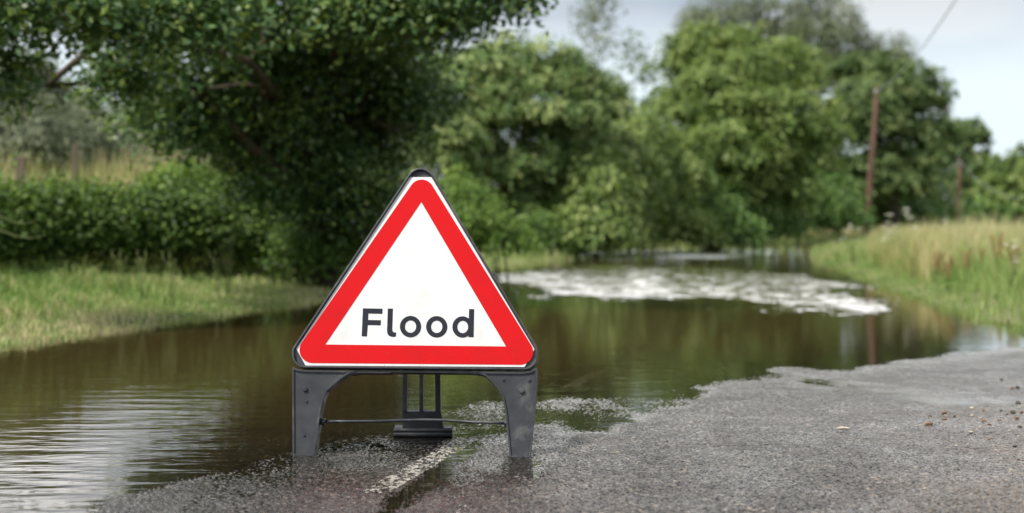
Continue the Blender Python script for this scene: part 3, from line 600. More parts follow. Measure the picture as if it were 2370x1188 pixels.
# ------------------------------------------------------------------ foliage
def unit(n, g):
    v = g.normal(size=(n, 3)); return v / (np.linalg.norm(v, axis=1, keepdims=True) + 1e-9)
def leaf_quads(c, nrm, L_, W_, g, tdir=None):
    n = len(c); r = unit(n, g) if tdir is None else tdir + 0.35 * unit(n, g)
    t_ = r - (r * nrm).sum(1, keepdims=True) * nrm; t_ /= np.linalg.norm(t_, axis=1, keepdims=True) + 1e-9
    b = np.cross(nrm, t_); s = g.uniform(0.65, 1.3, (n, 1))
    V = np.stack([c - t_ * L_ * s * .5, c + b * W_ * s * .5 + t_ * L_ * s * .05, c + t_ * L_ * s * .5 - nrm * L_ * s * .12, c - b * W_ * s * .5 + t_ * L_ * s * .05], 1)
    return V.reshape(-1, 3), np.arange(4 * n).reshape(-1, 4)
def crown_arrays(boughs, n, leaf, seed, per=26, spread=0.16, spray=0.0, light=0.0, gap=0.0, inner=0.25, droop=0.6, wid=0.6, lobes=0):
    """boughs: (x,y,z,rx,ry,rz) ellipsoids in metres; leaves sit in clumps (or drooping sprays) over them"""
    g = np.random.default_rng(seed); B = np.asarray(boughs, float)
    if lobes:
        C_ = []
        for b in B:
            C_.append(np.concatenate([b[:3] - (0, 0, b[5] * .1), b[3:] * .80]))
            for u in unit(lobes, g):
                u[2] = abs(u[2]) * 1.0 - .35 if g.random() < .8 else u[2]; u[1] = -abs(u[1]) if g.random() < .6 else u[1]; u /= np.linalg.norm(u)
                C_.append(np.concatenate([b[:3] + u * b[3:] * .78, np.full(3, (b[3] + b[5]) / 2) * g.uniform(.26, .46) * (1.15, 1.0, .8)]))
        B = np.array(C_)
    area = (B[:, 3] * B[:, 5] + B[:, 3] * B[:, 4] + B[:, 4] * B[:, 5]); nc = max(4, n // per)
    bi = g.choice(len(B), nc, p=area / area.sum()); d = unit(nc, g)
    d[:, 2] = np.where(d[:, 2] < -0.35, -d[:, 2] * g.uniform(-.6, 1, nc), d[:, 2])
    rr_ = np.where(g.random(nc) < inner, g.uniform(.3, .8, nc), g.uniform(.82, 1.1, nc))
    if lobes:
        fl_ = (d[:, 2] < 0.05) & (g.random(nc) < .75); d[:, 2] = np.where(fl_, -d[:, 2] * .8 + .1, d[:, 2])
    lump = 0.85 + 0.35 * vnoise(d[:, 0] * 2.3 + bi * 7.1, d[:, 2] * 2.3 + d[:, 1] * 1.7, seed)
    cc = B[bi, :3] + d * B[bi, 3:] * (rr_ * lump)[:, None]
    if gap > 0:
        k = vnoise(cc[:, 0] * 1.7 + cc[:, 1], cc[:, 2] * 2.1, seed + 5) > gap; cc, d, rr_ = cc[k], d[k], rr_[k]; nc = len(cc)
    ct = np.clip(0.42 + 0.24 * g.normal(size=nc) + light * (g.random(nc) < .25), 0, 1)
    i = np.repeat(np.arange(nc), per); m = len(i); up = np.array((0, 0, 1.0))
    if spray > 0:
        hd = d.copy(); hd[:, 2] = np.abs(hd[:, 2]) * .4 + .12; hd /= np.linalg.norm(hd, axis=1, keepdims=True)
        tt = g.random((m, 1)); Ls = spray * g.uniform(.6, 1.3, (nc, 1))[i]
        pos = cc[i] + Ls * (hd[i] * tt - up * droop * tt * tt) + g.normal(size=(m, 3)) * spread * .45
        td = hd[i] - up * droop * 2 * tt
    else:
        off = g.normal(size=(m, 3)) * spread; off -= 0.45 * (off * d[i]).sum(1, keepdims=True) * d[i]
        pos = cc[i] + off; td = None
    nr = 0.55 * d[i] + np.array((0, 0, .55)) + 0.75 * unit(m, g); nr /= np.linalg.norm(nr, axis=1, keepdims=True)
    V, F = leaf_quads(pos, nr, leaf, leaf * wid, g, td)
    tint = np.clip(ct[i] + 0.09 * g.normal(size=m), 0, 1)
    return V, F, np.repeat(tint, 4)
def px_boughs(lst):                       # (px, py, rx px, ry px, distance, half depth m)
    res = []
    for (x, y, rx, ry, d, rd) in lst:
        c = P(x, y, d); res.append((c[0], c[1], c[2], rx * d / FPX, rd, ry * d / FPX))
    return res
def foliage(name, boughs, n, leaf, m, seed, parent=None, **k):
    V, F, tint = crown_arrays(boughs, n, leaf, seed, **k)
    return V, F, tint
def gz(x, y): return float(ground_h(np.array([x]), np.array([y]))[0])
def limbs(base_, boughs, r0, seed, nmax=12):
    g = np.random.default_rng(seed); A = Acc(); base_ = np.asarray(base_, float)
    B = sorted(boughs, key=lambda b: -b[3] * b[5])[:nmax]
    top = np.mean([b[:3] for b in B], axis=0); top = base_ * .55 + top * .45; top[2] = base_[2] + max(0.6, (top[2] - base_[2]) * 0.9)
    pts = [base_ - (0, 0, .15), base_ + (0, 0, .05)]; k = 7
    for i in range(1, k): f = i / (k - 1); pts.append(base_ * (1 - f) + top * f + np.append(g.normal(size=2) * r0 * .35, 0))
    A.tube(pts, [r0 * 1.6, r0 * 1.35] + [r0 * (1.1 - .55 * i / (k - 1)) for i in range(1, k)], 10)
    for b in B:
        s = pts[int(g.integers(3, len(pts)))]; e = np.array(b[:3]) + g.normal(size=3) * np.array(b[3:]) * .25; q = []
        for i in range(7): f = i / 6; q.append(s * (1 - f) + e * f + np.array((0, 0, math.sin(f * math.pi) * .12 * np.linalg.norm(e - s))) + g.normal(size=3) * .03 * np.linalg.norm(e - s) * (0 < i < 6))
        A.tube(q, [r0 * .5 * (1 - .8 * i / 6) for i in range(7)], 7)
        for _ in range(3):
            s2 = q[int(g.integers(2, 6))]; e2 = s2 + unit(1, g)[0] * np.array(b[3:]) * .9
            A.tube([s2, (s2 + e2) / 2 + g.normal(size=3) * .05, e2], [r0 * .2, r0 * .13, r0 * .04], 5)
    return A
def tree(name, base_px, d, pxb, n, leaf, m, seed, label, r0, cat='tree', group=None, **k):
    x, y = (base_px - 1185) / FPX * d, d; z = gz(x, y); B = px_boughs(pxb)
    root = empty(name, (x, y, z)); tag(root, label, cat, group)
    A = limbs((x, y, z), B, r0, seed); bmesh.ops.translate(A.bm, verts=A.bm.verts, vec=(-x, -y, -z)); A.obj('trunk', M['bark'], root)
    V, F, tint = crown_arrays(B, n, leaf, seed, **k)
    np_mesh('crown', V, F, M[m], {'tint': tint}, parent=root, origin=None if False else (x, y, z))
    return root
def bush(name, pxb, n, leaf, m, seed, label, cat='bush', group=None, **k):
    B = px_boughs(pxb); x, y = B[0][0], B[0][1]; z = gz(x, y)
    root = empty(name, (x, y, z)); tag(root, label, cat, group)
    V, F, tint = crown_arrays(B, n, leaf, seed, **k)
    np_mesh('foliage', V, F, M[m], {'tint': tint}, parent=root, origin=(x, y, z))
    g = np.random.default_rng(seed); A = Acc()
    for b in B[:8]:
        for _ in range(3):
            bx, by = b[0] + g.normal() * b[3] * .3, b[1] + g.normal() * b[4] * .3; bz = gz(bx, by)
            e = np.array(b[:3]) + g.normal(size=3) * np.array(b[3:]) * .45
            A.tube([(bx - x, by - y, bz - z - .05), ((bx + e[0]) / 2 - x, (by + e[1]) / 2 - y, (bz + e[2]) / 2 - z + .05), (e[0] - x, e[1] - y, e[2] - z)], [.02, .014, .006], 5)
    for b, c in zip(B[:-1], B[1:]):
        A.tube([(q[0] - x, q[1] - y, gz(q[0], q[1]) - z - .04) for q in (b, ((b[0] + c[0]) / 2, (b[1] + c[1]) / 2), c)], [.02, .016, .02], 5)
    A.obj('stems', M['bark'], root)
    return root

# the big dark tree whose canopy hangs over the flooded lane
tree('oak_tree', 770, 16.5, [(760, 190, 230, 190, 15.2, 1.3), (560, 120, 210, 160, 13.8, 1.3), (900, 50, 210, 130, 13.2, 1.2), (1060, 5, 150, 75, 12.6, .9), (1185, -25, 85, 70, 12.2, .6),
     (370, 50, 230, 95, 11.2, .9), (130, 25, 210, 80, 10.4, .8), (-110, 60, 150, 130, 10.2, .9), (20, 190, 60, 40, 10.6, .4), (430, 290, 130, 80, 14.2, 1.0), (620, 310, 190, 110, 14.8, 1.2), (800, 380, 150, 150, 15.6, 1.1),
     (790, 540, 90, 70, 16.4, .6), (940, 250, 100, 130, 15.5, .9), (600, -170, 380, 170, 13.8, 1.6), (1000, -140, 220, 110, 13.4, 1.3), (300, 190, 120, 45, 12.6, .6), (740, 470, 110, 80, 15.4, .6), (660, 440, 90, 60, 15, .5), (860, 480, 90, 90, 15.8, .6)],
     135000, 0.072, 'oak', 101, 'large dark leafy tree spreading over the hedge and overhanging the flooded lane', 0.15, per=24, spread=0.15, light=0.38, gap=0.20, inner=.3, lobes=7)
tree('elder_tree', 1230, 35, [(1310, 185, 75, 70, 35.5, 1.4), (1400, 235, 50, 55, 36.0, 1.2), (1200, 165, 116, 88, 35.0, 1.6), (1110, 260, 121, 110, 34.3, 1.4), (1250, 270, 143, 99, 34.5, 1.7), (1360, 265, 82, 77, 36.0, 1.4), (1390, 350, 66, 77, 36.0, 1.2), (1170, 390, 132, 105, 34.5, 1.6), (1305, 385, 121, 110, 35.0, 1.6), (1040, 330, 88, 132, 33.5, 1.3), (1240, 500, 110, 82, 34.7, 1.3), (1150, 510, 88, 66, 34.5, 1.2), (1310, 490, 77, 77, 35.0, 1.2), (1090, 150, 99, 88, 36.0, 1.4)],
     95000, 0.125, 'elder', 102, 'leafy tree with pale tipped sprays just left of the flooded bend', 0.14, per=24, spread=0.17, spray=.4, droop=.5, light=0.5, gap=.2, lobes=9)
tree('ash_tree', 1640, 46, [(1565, 270, 60, 80, 45.5, 1.6), (1700, 170, 165, 105, 46, 2.2), (1640, 250, 105, 116, 45, 2.0), (1760, 280, 154, 121, 45, 2.2), (1680, 370, 165, 99, 44, 2.2), (1850, 370, 88, 88, 45, 1.6), (1590, 375, 77, 88, 44, 1.6), (1640, 130, 88, 66, 46, 1.4), (1600, 450, 66, 66, 44, 1.4), (1790, 430, 88, 66, 44, 1.4), (1800, 180, 99, 77, 47, 1.5)],
     95000, 0.15, 'ash', 103, 'broad rounded bright green tree beyond the flooded lane, in front of the grey willow', 0.22, per=24, spread=0.2, spray=.5, droop=.75, light=0.3, gap=.2, lobes=10)
tree('ash_tree', 2080, 64, [(2040, 230, 121, 99, 64, 2.2), (2085, 310, 94, 121, 64, 2.0), (1980, 300, 99, 121, 63, 2.0), (2080, 420, 110, 88, 63, 2.0), (2090, 430, 55, 88, 64, 1.5), (1960, 430, 88, 99, 63, 1.8), (2000, 170, 77, 55, 65, 1.4)],
     80000, 0.19, 'ash_dark', 104, 'deeper green drooping tree standing behind the nearer telegraph pole', 0.22, per=24, spread=0.2, spray=.5, droop=.75, light=0.3, gap=.2, lobes=9)
tree('willow_tree', 1810, 86, [(1810, 60, 110, 90, 86, 3.4), (1900, 80, 90, 80, 85, 3.2), (1660, 60, 75, 70, 87, 2.6), (1960, 150, 70, 70, 86, 2.8), (1780, -60, 140, 70, 86, 3.4), (1880, 180, 90, 60, 85, 2.6), (1620, 120, 50, 50, 87, 2), (2130, 240, 45, 60, 87, 2), (2050, 130, 45, 45, 86, 1.8)],
     40000, 0.30, 'willow', 105, 'tall grey green willow rising behind the rounded bright trees', 0.3, per=20, spread=0.45, spray=.9, droop=.9, gap=.34, light=.2, wid=.3)
tree('young_tree', 2235, 124, [(2235, 320, 40, 40, 124, 2.6), (2205, 400, 70, 70, 123, 3.0), (2275, 420, 55, 60, 124, 2.8), (2240, 490, 90, 50, 122, 2.8), (2180, 340, 40, 60, 123, 2.4)],
     20000, 0.42, 'ash_dark', 106, 'smaller open crowned tree behind the farther telegraph pole', 0.16, per=22, spread=0.35, spray=.7, gap=.22, light=.2)
tree('field_tree', 2390, 112, [(2300, 470, 50, 60, 112, 2.5), (2330, 420, 40, 50, 112, 2.5), (2385, 410, 60, 65, 112, 2.8), (2350, 480, 60, 55, 111, 2.5), (2450, 440, 70, 100, 112, 3), (2540, 450, 80, 90, 112, 3)],
     30000, 0.40, 'ash', 107, 'green tree cut by the right edge of the picture behind the field', 0.16, per=22, spread=0.35, spray=.7, gap=.14, light=.2)
tree('slender_tree', 1385, 62, [(1375, 40, 40, 50, 62, 1.2), (1392, 110, 28, 35, 62, .9), (1350, 70, 25, 20, 62, .8), (1400, -20, 30, 30, 62, .8)],
     900, 0.2, 'willow', 108, 'thin sparse tree against the sky, taller one left of the gap', 0.07, per=10, spread=0.4, gap=.3, inner=.6)
tree('slender_tree', 1490, 62, [(1468, 150, 26, 30, 62, .9), (1462, 100, 12, 25, 62, .5), (1498, 180, 16, 40, 62, .6)],
     480, 0.2, 'ash_dark', 109, 'thin sparse tree in the sky gap, shorter and beside the rounded bright tree', 0.05, per=10, spread=0.35, gap=.25, inner=.6)
# grey willows beyond the left hedge
for i, (bx, d, pb, lab) in enumerate(((60, 36, [(40, 260, 60, 110, 36, 1.6), (90, 340, 80, 80, 35, 1.4), (-20, 340, 90, 90, 36, 1.6), (60, 170, 30, 40, 36, .8)], 'grey green willow beyond the hedge, nearest the left edge of the picture'),
                           (270, 40, [(165, 280, 35, 70, 40, 1.2), (340, 310, 60, 60, 40, 1.4), (200, 340, 90, 70, 39, 1.5), (330, 370, 120, 50, 39, 1.5)], 'pale grey green willow seen beneath the overhanging branch'),
                           (-230, 38, [(-200, 290, 90, 90, 38, 2), (-300, 330, 100, 110, 38, 2), (-130, 330, 80, 80, 37, 1.6)], 'grey willow left of the picture beyond the hedge'),
                           (520, 44, [(500, 300, 110, 90, 44, 2), (620, 330, 100, 90, 43, 2), (740, 300, 110, 110, 43, 2), (450, 370, 90, 60, 43, 1.6)], 'grey willow hidden behind the large dark tree'))):
    tree('willow_tree', bx, d, pb, 30000, 0.20, 'willow', 120 + i, lab, 0.18, per=20, spread=.3, spray=.5, droop=.8, gap=.2, light=.15, wid=.32)
# hedge and shrubs
bush('hedge', [(x, 533 + (18 if x > 560 else 0), 62, 86 - (22 if x > 560 else 0), 13.9 + (x + 300) / 800 * 3.0, .55) for x in range(-420, 830, 68)] + [(x, 494 + 20 * math.sin(x * .031) + 14 * math.sin(x * .083), 36, 34, 14.1 + (x + 300) / 800 * 3.0, .35) for x in range(-400, 640, 47)], 90000, 0.07, 'hedge', 140,
     'long dark green mixed hedge along the back of the left verge', 'hedge', per=22, spread=.13, light=.25, inner=.35)
bush('hedge', [(x, 400 + (0 if x > 420 else -25) + 25 * math.sin(x * .017), 85, 120 if x > 420 else 165 + 25 * math.sin(x * .05), 60 + .004 * x, 1.8) for x in range(-330, 1180, 95)], 42000, 0.20, 'willow', 149,
     'far grey green line of trees beyond the field, behind the left hedge', 'hedge', per=20, spread=.35, spray=.4, droop=.8, gap=.15)
bush('hedge', [(x, 445 + 20 * math.sin(x * .021), 85, (105 if x > 1500 else 150) + 15 * math.sin(x * .043), 92, 2.6) for x in range(1130, 2200, 100)], 30000, 0.30, 'ash_dark', 148,
     'far dark green line of trees closing the view behind the right hand trees', 'hedge', per=20, spread=.5, spray=.5, droop=.8, gap=.1)
bush('shrub', [(425, 440, 60, 34, 17.3, .5), (495, 452, 50, 26, 17.6, .4)], 5000, 0.08, 'lime', 141, 'bright lime green shrub behind the left hedge', per=22, spread=.13)
bush('shrub', [(1100, 530, 70, 60, 19.8, .6), (1060, 480, 45, 60, 20.2, .5), (1150, 560, 40, 30, 19.6, .4)], 11000, 0.075, 'lime', 142, 'feathery yellow green shrub directly right of the sign', per=22, spread=.12, spray=.3)
bush('shrub', [(765, 575, 70, 50, 15.9, .4), (690, 590, 50, 40, 16.2, .4), (700, 560, 60, 60, 17.4, .5), (860, 560, 90, 60, 18.0, .6), (960, 560, 70, 60, 18.6, .6)], 12000, 0.08, 'hedge', 143, 'dark green undergrowth beneath the large dark tree behind the sign', per=22, spread=.14, light=.2)
for i, (pb, mm, lab) in enumerate((
        ([(1385, 440, 45, 80, 34, .9), (1375, 520, 55, 60, 33.5, .9)], 'ash', 'tall narrow yellow green bush left of the bend in the flooded lane'),
        ([(1460, 340, 55, 70, 39, 1.3), (1440, 440, 60, 110, 38, 1.2), (1430, 530, 60, 50, 37, 1), (1490, 300, 40, 50, 40, 1), (1480, 430, 50, 90, 39, 1)], 'ash', 'tall mid green bush between the pale bushes at the bend'),
        ([(1540, 400, 65, 85, 41, 1.3), (1520, 500, 70, 75, 40, 1.1), (1580, 520, 50, 50, 40.5, 1)], 'ash', 'rounded light green bush at the foot of the broad bright tree'),
        ([(1650, 500, 60, 75, 42.5, 1.0), (1620, 450, 50, 60, 43, 1), (1690, 530, 50, 45, 42.5, 1)], 'ivy', 'ivy clad bank beneath the broad bright tree'),
        ([(1770, 510, 70, 65, 44.5, 1.0), (1720, 480, 50, 80, 45, 1)], 'ivy', 'ivy curtain hanging to the water left of the dark hollow'),
        ([(1860, 490, 60, 80, 52, 1.2), (1930, 490, 60, 80, 52, 1.2), (1790, 480, 60, 90, 52, 1.2), (1720, 470, 60, 90, 52, 1.2), (1860, 400, 60, 60, 54, 1.2)], 'ivy', 'deep shaded hedge closing the dark hollow at the lane end'),
        ([(1960, 510, 60, 60, 66, 1.5), (2040, 510, 60, 60, 66, 1.5), (2110, 515, 50, 55, 67, 1.5)], 'ivy', 'dark hedge behind the right hand verge and nearer pole'),
        ([(2260, 510, 60, 45, 110, 2), (2340, 510, 60, 45, 110, 2), (2430, 510, 70, 50, 110, 2), (2520, 510, 70, 50, 110, 2)], 'ivy', 'dark hedge along the back of the right hand field'),
        ([(1290, 530, 70, 50, 34, .9), (1230, 545, 60, 40, 33, .8)], 'hedge', 'dark bush at the water edge beneath the pale tipped tree'))):
    bush('bush', pb, 15000, (.15, .15, .15, .15, .15, .17, .22, .34, .11)[i], mm, 150 + i, lab, per=22, spread=.24, spray=.5, droop=1.1, light=.2)

# ------------------------------------------------------------------ grasses (uncountable)
def blades(x, y, z, h, w, seed, tint, lean=0.35, name='grass', m='grass'):
    g = np.random.default_rng(seed); n = len(x); az = g.uniform(0, 2 * math.pi, n); la = g.uniform(0.1, 1, n) * lean * h
    wz_ = g.uniform(0, math.pi, n); wx_, wy_ = np.cos(wz_) * w / 2, np.sin(wz_) * w / 2
    b = np.stack([x, y, z - .02], 1); mid = np.stack([x + np.cos(az) * la * .35, y + np.sin(az) * la * .35, z + h * .6], 1); tip = np.stack([x + np.cos(az) * la, y + np.sin(az) * la, z + h * (1 - .25 * la / np.maximum(h, .01))], 1)
    o_ = np.stack([wx_, wy_, np.zeros(n)], 1)
    V = np.stack([b - o_, b + o_, mid + o_ * .8, mid - o_ * .8, tip + o_ * .12, tip - o_ * .12], 1).reshape(-1, 3)
    i = np.arange(n) * 6; F = np.concatenate([np.stack([i, i + 1, i + 2, i + 3], 1), np.stack([i + 3, i + 2, i + 4, i + 5], 1)])
    return tag(np_mesh(name, V, F, M[m], {'tint': np.repeat(np.clip(tint, 0, 1), 6)}), kind='stuff')
def scatter(n, x0, x1, y0, y1, seed, test):
    g = np.random.default_rng(seed); x, y = g.uniform(x0, x1, n), g.uniform(y0, y1, n) ; k = test(x, y); return x[k], y[k]
# left verge
x, y = scatter(330000, -9.5, 8, 5.5, 38, 201, lambda x, y: (across(x, y) < 0) & (-sdf(basin, x, y) > -0.18) & (-sdf(basin, x, y) < 4.6) & (np.abs(x / y) < .72))
k = np.random.default_rng(1).random(len(x)) < np.clip(14.0 / y, .15, 1); x, y = x[k], y[k]
s_ = -sdf(basin, x, y); cl = vnoise(x * 1.6, y * 1.6, 41); cl2 = vnoise(x * 5, y * 5, 42); g = np.random.default_rng(2)
h = (0.04 + 0.07 * sstep(0, 1.8, s_) + 0.07 * sstep(2.0, 3.4, s_) * (0.5 + cl)) * (0.5 + 0.9 * cl2) * g.uniform(.6, 1.4, len(x))
tint = 0.60 - 0.36 * sstep(0.5, 2.6, s_) + 0.5 * (cl - .5) + 0.45 * (cl2 - .5) + .2 * g.normal(size=len(x))
blades(x, y, ground_h(x, y), h, 0.009 + 0.005 * (y / 14), 3, tint, .7, 'verge_grass')
# long seeding grass behind the left hedge
x, y = scatter(60000, -14, 3, 15.5, 30, 202, lambda x, y: (y > 14.9 + (1485 + x / y * FPX) / 800 * 3.0) & (x / y < -0.16) & (np.abs(x / y) < .66))
cl = vnoise(x * .9, y * .9, 43); g = np.random.default_rng(4)
blades(x, y, ground_h(x, y), (1.0 + .6 * cl) * g.uniform(.7, 1.2, len(x)), 0.016, 5, .28 + 1.2 * (cl - .5) + .2 * g.normal(size=len(x)), .3, 'long_grass', 'straw')
# right verge and the field behind it
x, y = scatter(150000, 2.5, 24, 5.5, 42, 203, lambda x, y: (across(x, y) > 0) & (-sdf(basin, x, y) > -0.12) & (x / y < .75) & (-sdf(basin, x, y) < 9))
k = np.random.default_rng(6).random(len(x)) < np.clip(16.0 / y, .2, 1); x, y = x[k], y[k]
s_ = -sdf(basin, x, y); cl = vnoise(x * 1.3, y * 1.3, 44); cl2 = vnoise(x * 4, y * 4, 45); g = np.random.default_rng(7)
h = (0.07 + 0.20 * sstep(.1, 1.0, s_) + 0.28 * sstep(.9, 2.2, s_)) * (0.6 + .6 * cl) * (.7 + .5 * cl2) * g.uniform(.6, 1.35, len(x))
tint = 0.34 + .42 * sstep(.6, 2.0, s_) + .5 * (cl - .5) + .3 * (cl2 - .5) + .16 * g.normal(size=len(x))
blades(x, y, ground_h(x, y), h, 0.008 + 0.004 * (y / 16), 8, tint, .45, 'verge_grass')
x, y = scatter(90000, 5, 60, 14, 75, 204, lambda x, y: (-sdf(basin, x, y) > 2.0) & (across(x, y) > 0) & (x / y < .7))
cl = vnoise(x * .5, y * .5, 46); g = np.random.default_rng(9)
blades(x, y, ground_h(x, y), .42 * (.7 + .5 * cl) * g.uniform(.7, 1.3, len(x)), 0.03, 10, .5 + .5 * (cl - .5) + .2 * g.normal(size=len(x)), .35, 'field_grass', 'straw')
x, y = scatter(26000, 4.5, 9, 17.5, 27, 206, lambda x, y: (x / y * FPX + 1185 > 2015) & (x / y * FPX + 1185 < 2190) & (-sdf(basin, x, y) > .5))
g = np.random.default_rng(13); cl = vnoise(x * 2, y * 2, 47)
blades(x, y, ground_h(x, y), (.24 + .36 * cl) * g.uniform(.6, 1.2, len(x)), 0.014, 14, .32 + .7 * (cl - .5) + .2 * g.normal(size=len(x)), .4, 'tall_weeds', 'straw')
# grass round the far end of the water
x, y = scatter(60000, -2, 26, 30, 72, 205, lambda x, y: (-sdf(basin, x, y) > -0.2) & (-sdf(basin, x, y) < 5) & (across(x, y) < 4))
g = np.random.default_rng(11)
blades(x, y, ground_h(x, y), .22 * g.uniform(.5, 1.4, len(x)), 0.03, 12, .55 + .2 * g.normal(size=len(x)), .4, 'bank_grass')

# ------------------------------------------------------------------ plants one can count
def with_core(V, F, pts, r):
    v, f = tube_np(pts, [r] * len(pts), 5); f = np.array([q for q in f if len(set(q)) == 4])
    return np.concatenate([V, v]), np.concatenate([F, f + len(V)])
def seed_plant_proto(seed):
    g = np.random.default_rng(seed); root = empty('dock_plant'); A = Acc(); C = []
    for k in range(4):
        e = np.array((g.normal() * .08, g.normal() * .08, g.uniform(.55, .85))); A.tube([(g.normal() * .02, g.normal() * .02, -.05), e * .5, e], [.005, .004, .002], 5)
        tt = g.random(170) ** .6; C.append(e[None, :] * (.45 + .57 * tt[:, None]) + g.normal(size=(170, 3)) * np.array((.025, .025, .02)))
    A.obj('stems', M['stem'], root)
    for c in C:
        n_ = unit(len(c), g); V, F = leaf_quads(c, n_, .026, .018, g); V, F = with_core(V, F, [c[np.argmin(c[:, 2])], c.mean(0), c[np.argmax(c[:, 2])]], .006)
        np_mesh('seed_head', V, F, M['dock'], {'tint': np.repeat(g.random(len(V) // 4 + 1), 4)[:len(V)]}, parent=root)
    c = np.concatenate([g.normal(size=(26, 3)) * (.08, .08, .06) + (0, 0, .18)]); n_ = unit(26, g); V, F = leaf_quads(c, n_, .16, .05, g)
    np_mesh('leaves', V, F, M['grass'], {'tint': np.repeat(g.random(26) * .5, 4)}, parent=root)
    return root
def umbel_proto(seed):
    g = np.random.default_rng(seed); root = empty('cow_parsley'); A = Acc(); C = []
    for k in range(6):
        e = np.array((g.normal() * .14, g.normal() * .14, g.uniform(.6, 1.0))); A.tube([(0, 0, -.05), e * (.6, .6, .55), e], [.005, .004, .003], 5)
        C.append([])
        for q in range(7):
            f = e + np.array((math.cos(q) * .045, math.sin(q * 1.0) * .045, .04)); A.tube([e, f], [.0015, .001], 4)
            C[-1].append(f + g.normal(size=(9, 3)) * (.012, .012, .004))
    A.obj('stems', M['stem'], root)
    for c in C:
        c = np.concatenate(c); n_ = np.array((0, 0, 1.0)) + .5 * unit(len(c), g); n_ /= np.linalg.norm(n_, axis=1, keepdims=True); V, F = leaf_quads(c, n_, .020, .018, g)
        for k in range(0, len(c), 3): V, F = with_core(V, F, [c.mean(0) - (0, 0, .035), c[k]], .0012)
        np_mesh('flower_head', V, F, M['umbel'], {'tint': np.repeat(g.random(len(V) // 4 + 1), 4)[:len(V)]}, parent=root)
    c = g.normal(size=(40, 3)) * (.08, .08, .14) + (0, 0, .35); n_ = unit(40, g); V, F = leaf_quads(c, n_, .09, .04, g)
    np_mesh('leaves', V, F, M['grass'], {'tint': np.repeat(g.random(40) * .4, 4)}, parent=root)
    return root
def copy_thing(o):
    c = o.copy(); COL.objects.link(c)
    for ch in o.children:
        q = ch.copy(); COL.objects.link(q); q.parent = c
    return c
g = np.random.default_rng(77)
dock0 = seed_plant_proto(301); first = True
for (px, d) in ((2130, 19), (2165, 17.5), (2235, 16.5), (2275, 18.6), (2310, 17), (2352, 15), (2190, 15.2), (2410, 14.5)):
    o = dock0 if first else copy_thing(dock0); first = False
    x = (px - 1185) / FPX * d; o.location = (x, d, gz(x, d)); o.rotation_euler.z = float(g.uniform(0, 6.28)); s_ = float(g.uniform(.4, .75)); o.scale = (s_, s_, s_)
    tag(o, 'rusty brown seeding dock standing in the long grass of the right hand verge', 'plant', 'docks in the right hand verge')
um0 = umbel_proto(302); first = True
for (px, d, lab) in ((1975, 26, 'white flowered cow parsley at the water edge left of the nearer pole'), (2085, 22, 'tallest white cow parsley just right of the nearer pole'), (2060, 23, 'white cow parsley between the nearer pole and the tallest flower head'),
                     (1940, 27, 'low white cow parsley farthest left on the right bank'), (2340, 14.0, 'white cow parsley among the docks near the right picture edge')):
    o = um0 if first else copy_thing(um0); first = False
    x = (px - 1185) / FPX * d; s_ = {1940: .45, 2340: .5, 2085: .9}.get(px, .7); o.location = (x, d, gz(x, d)); o.rotation_euler.z = float(g.uniform(0, 6.28)); o.scale = (s_, s_, s_)
    tag(o, lab, 'wild flower', 'cow parsley on the right bank')
# arching bramble shoots in front of the left hedge
for (pts, lab) in (([(-60, 470), (-20, 490), (20, 510), (55, 519), (85, 512)], 'yellow arching bramble shoot at the left picture edge, upper one'), ([(-60, 510), (-10, 528), (30, 545), (70, 552), (105, 545)], 'yellow arching bramble shoot at the left picture edge, lower one')):
    A = Acc(); q = [P(a, b, 12.6) for a, b in pts]; b0 = np.array((q[0][0] - .25, 12.9, gz(q[0][0] - .25, 12.9)))
    mid = (b0 + q[0]) / 2 + np.array((-.05, 0, .25)); A.tube([b0, mid] + q, [.007, .0065] + [.006, .006, .005, .004, .003], 6)
    tag(A.obj('bramble_shoot', M['lime_stem'] if 'lime_stem' in M else M['stem'], None), lab, 'bramble', 'bramble shoots by the hedge')
# tall flowering grass stalks before the hedge
g = np.random.default_rng(78)
stalk = Acc(); 
for k in range(5):
    e = np.array((g.normal() * .07, g.normal() * .07, g.uniform(.5, .8))); stalk.tube([(g.normal() * .02, 0, -.03), e * (.4, .4, .6), e], [.004, .003, .002], 5); stalk.tube([e * .82, e * .93, e * 1.03], [.003, .008, .002], 5)
st0 = stalk.obj('grass_stalk', M['straw_stem'] if 'straw_stem' in M else M['stem']); first = True
for (px, d, lab) in ((285, 12.6, 'pale tuft of seeding grass stalks before the hedge, leftmost'), (330, 12.8, 'pale tuft of seeding grass stalks before the hedge, second from left'), (400, 12.6, 'pale tuft of seeding grass stalks before the hedge, middle one'), (505, 13.6, 'pale tuft of seeding grass stalks before the hedge, second from right'), (530, 14, 'tall pale grass stalks reaching the hedge top, nearest the sign')):
    o = st0 if first else st0.copy(); COL.objects.link(o) if not first else None; first = False
    x = (px - 1185) / FPX * d; o.location = (x, d, gz(x, d)); o.rotation_euler.z = float(g.uniform(0, 6)); s_ = .62 if px != 530 else .95; o.scale = (s_, s_, s_)
    tag(o, lab, 'grass tuft', 'seeding grass before the hedge')

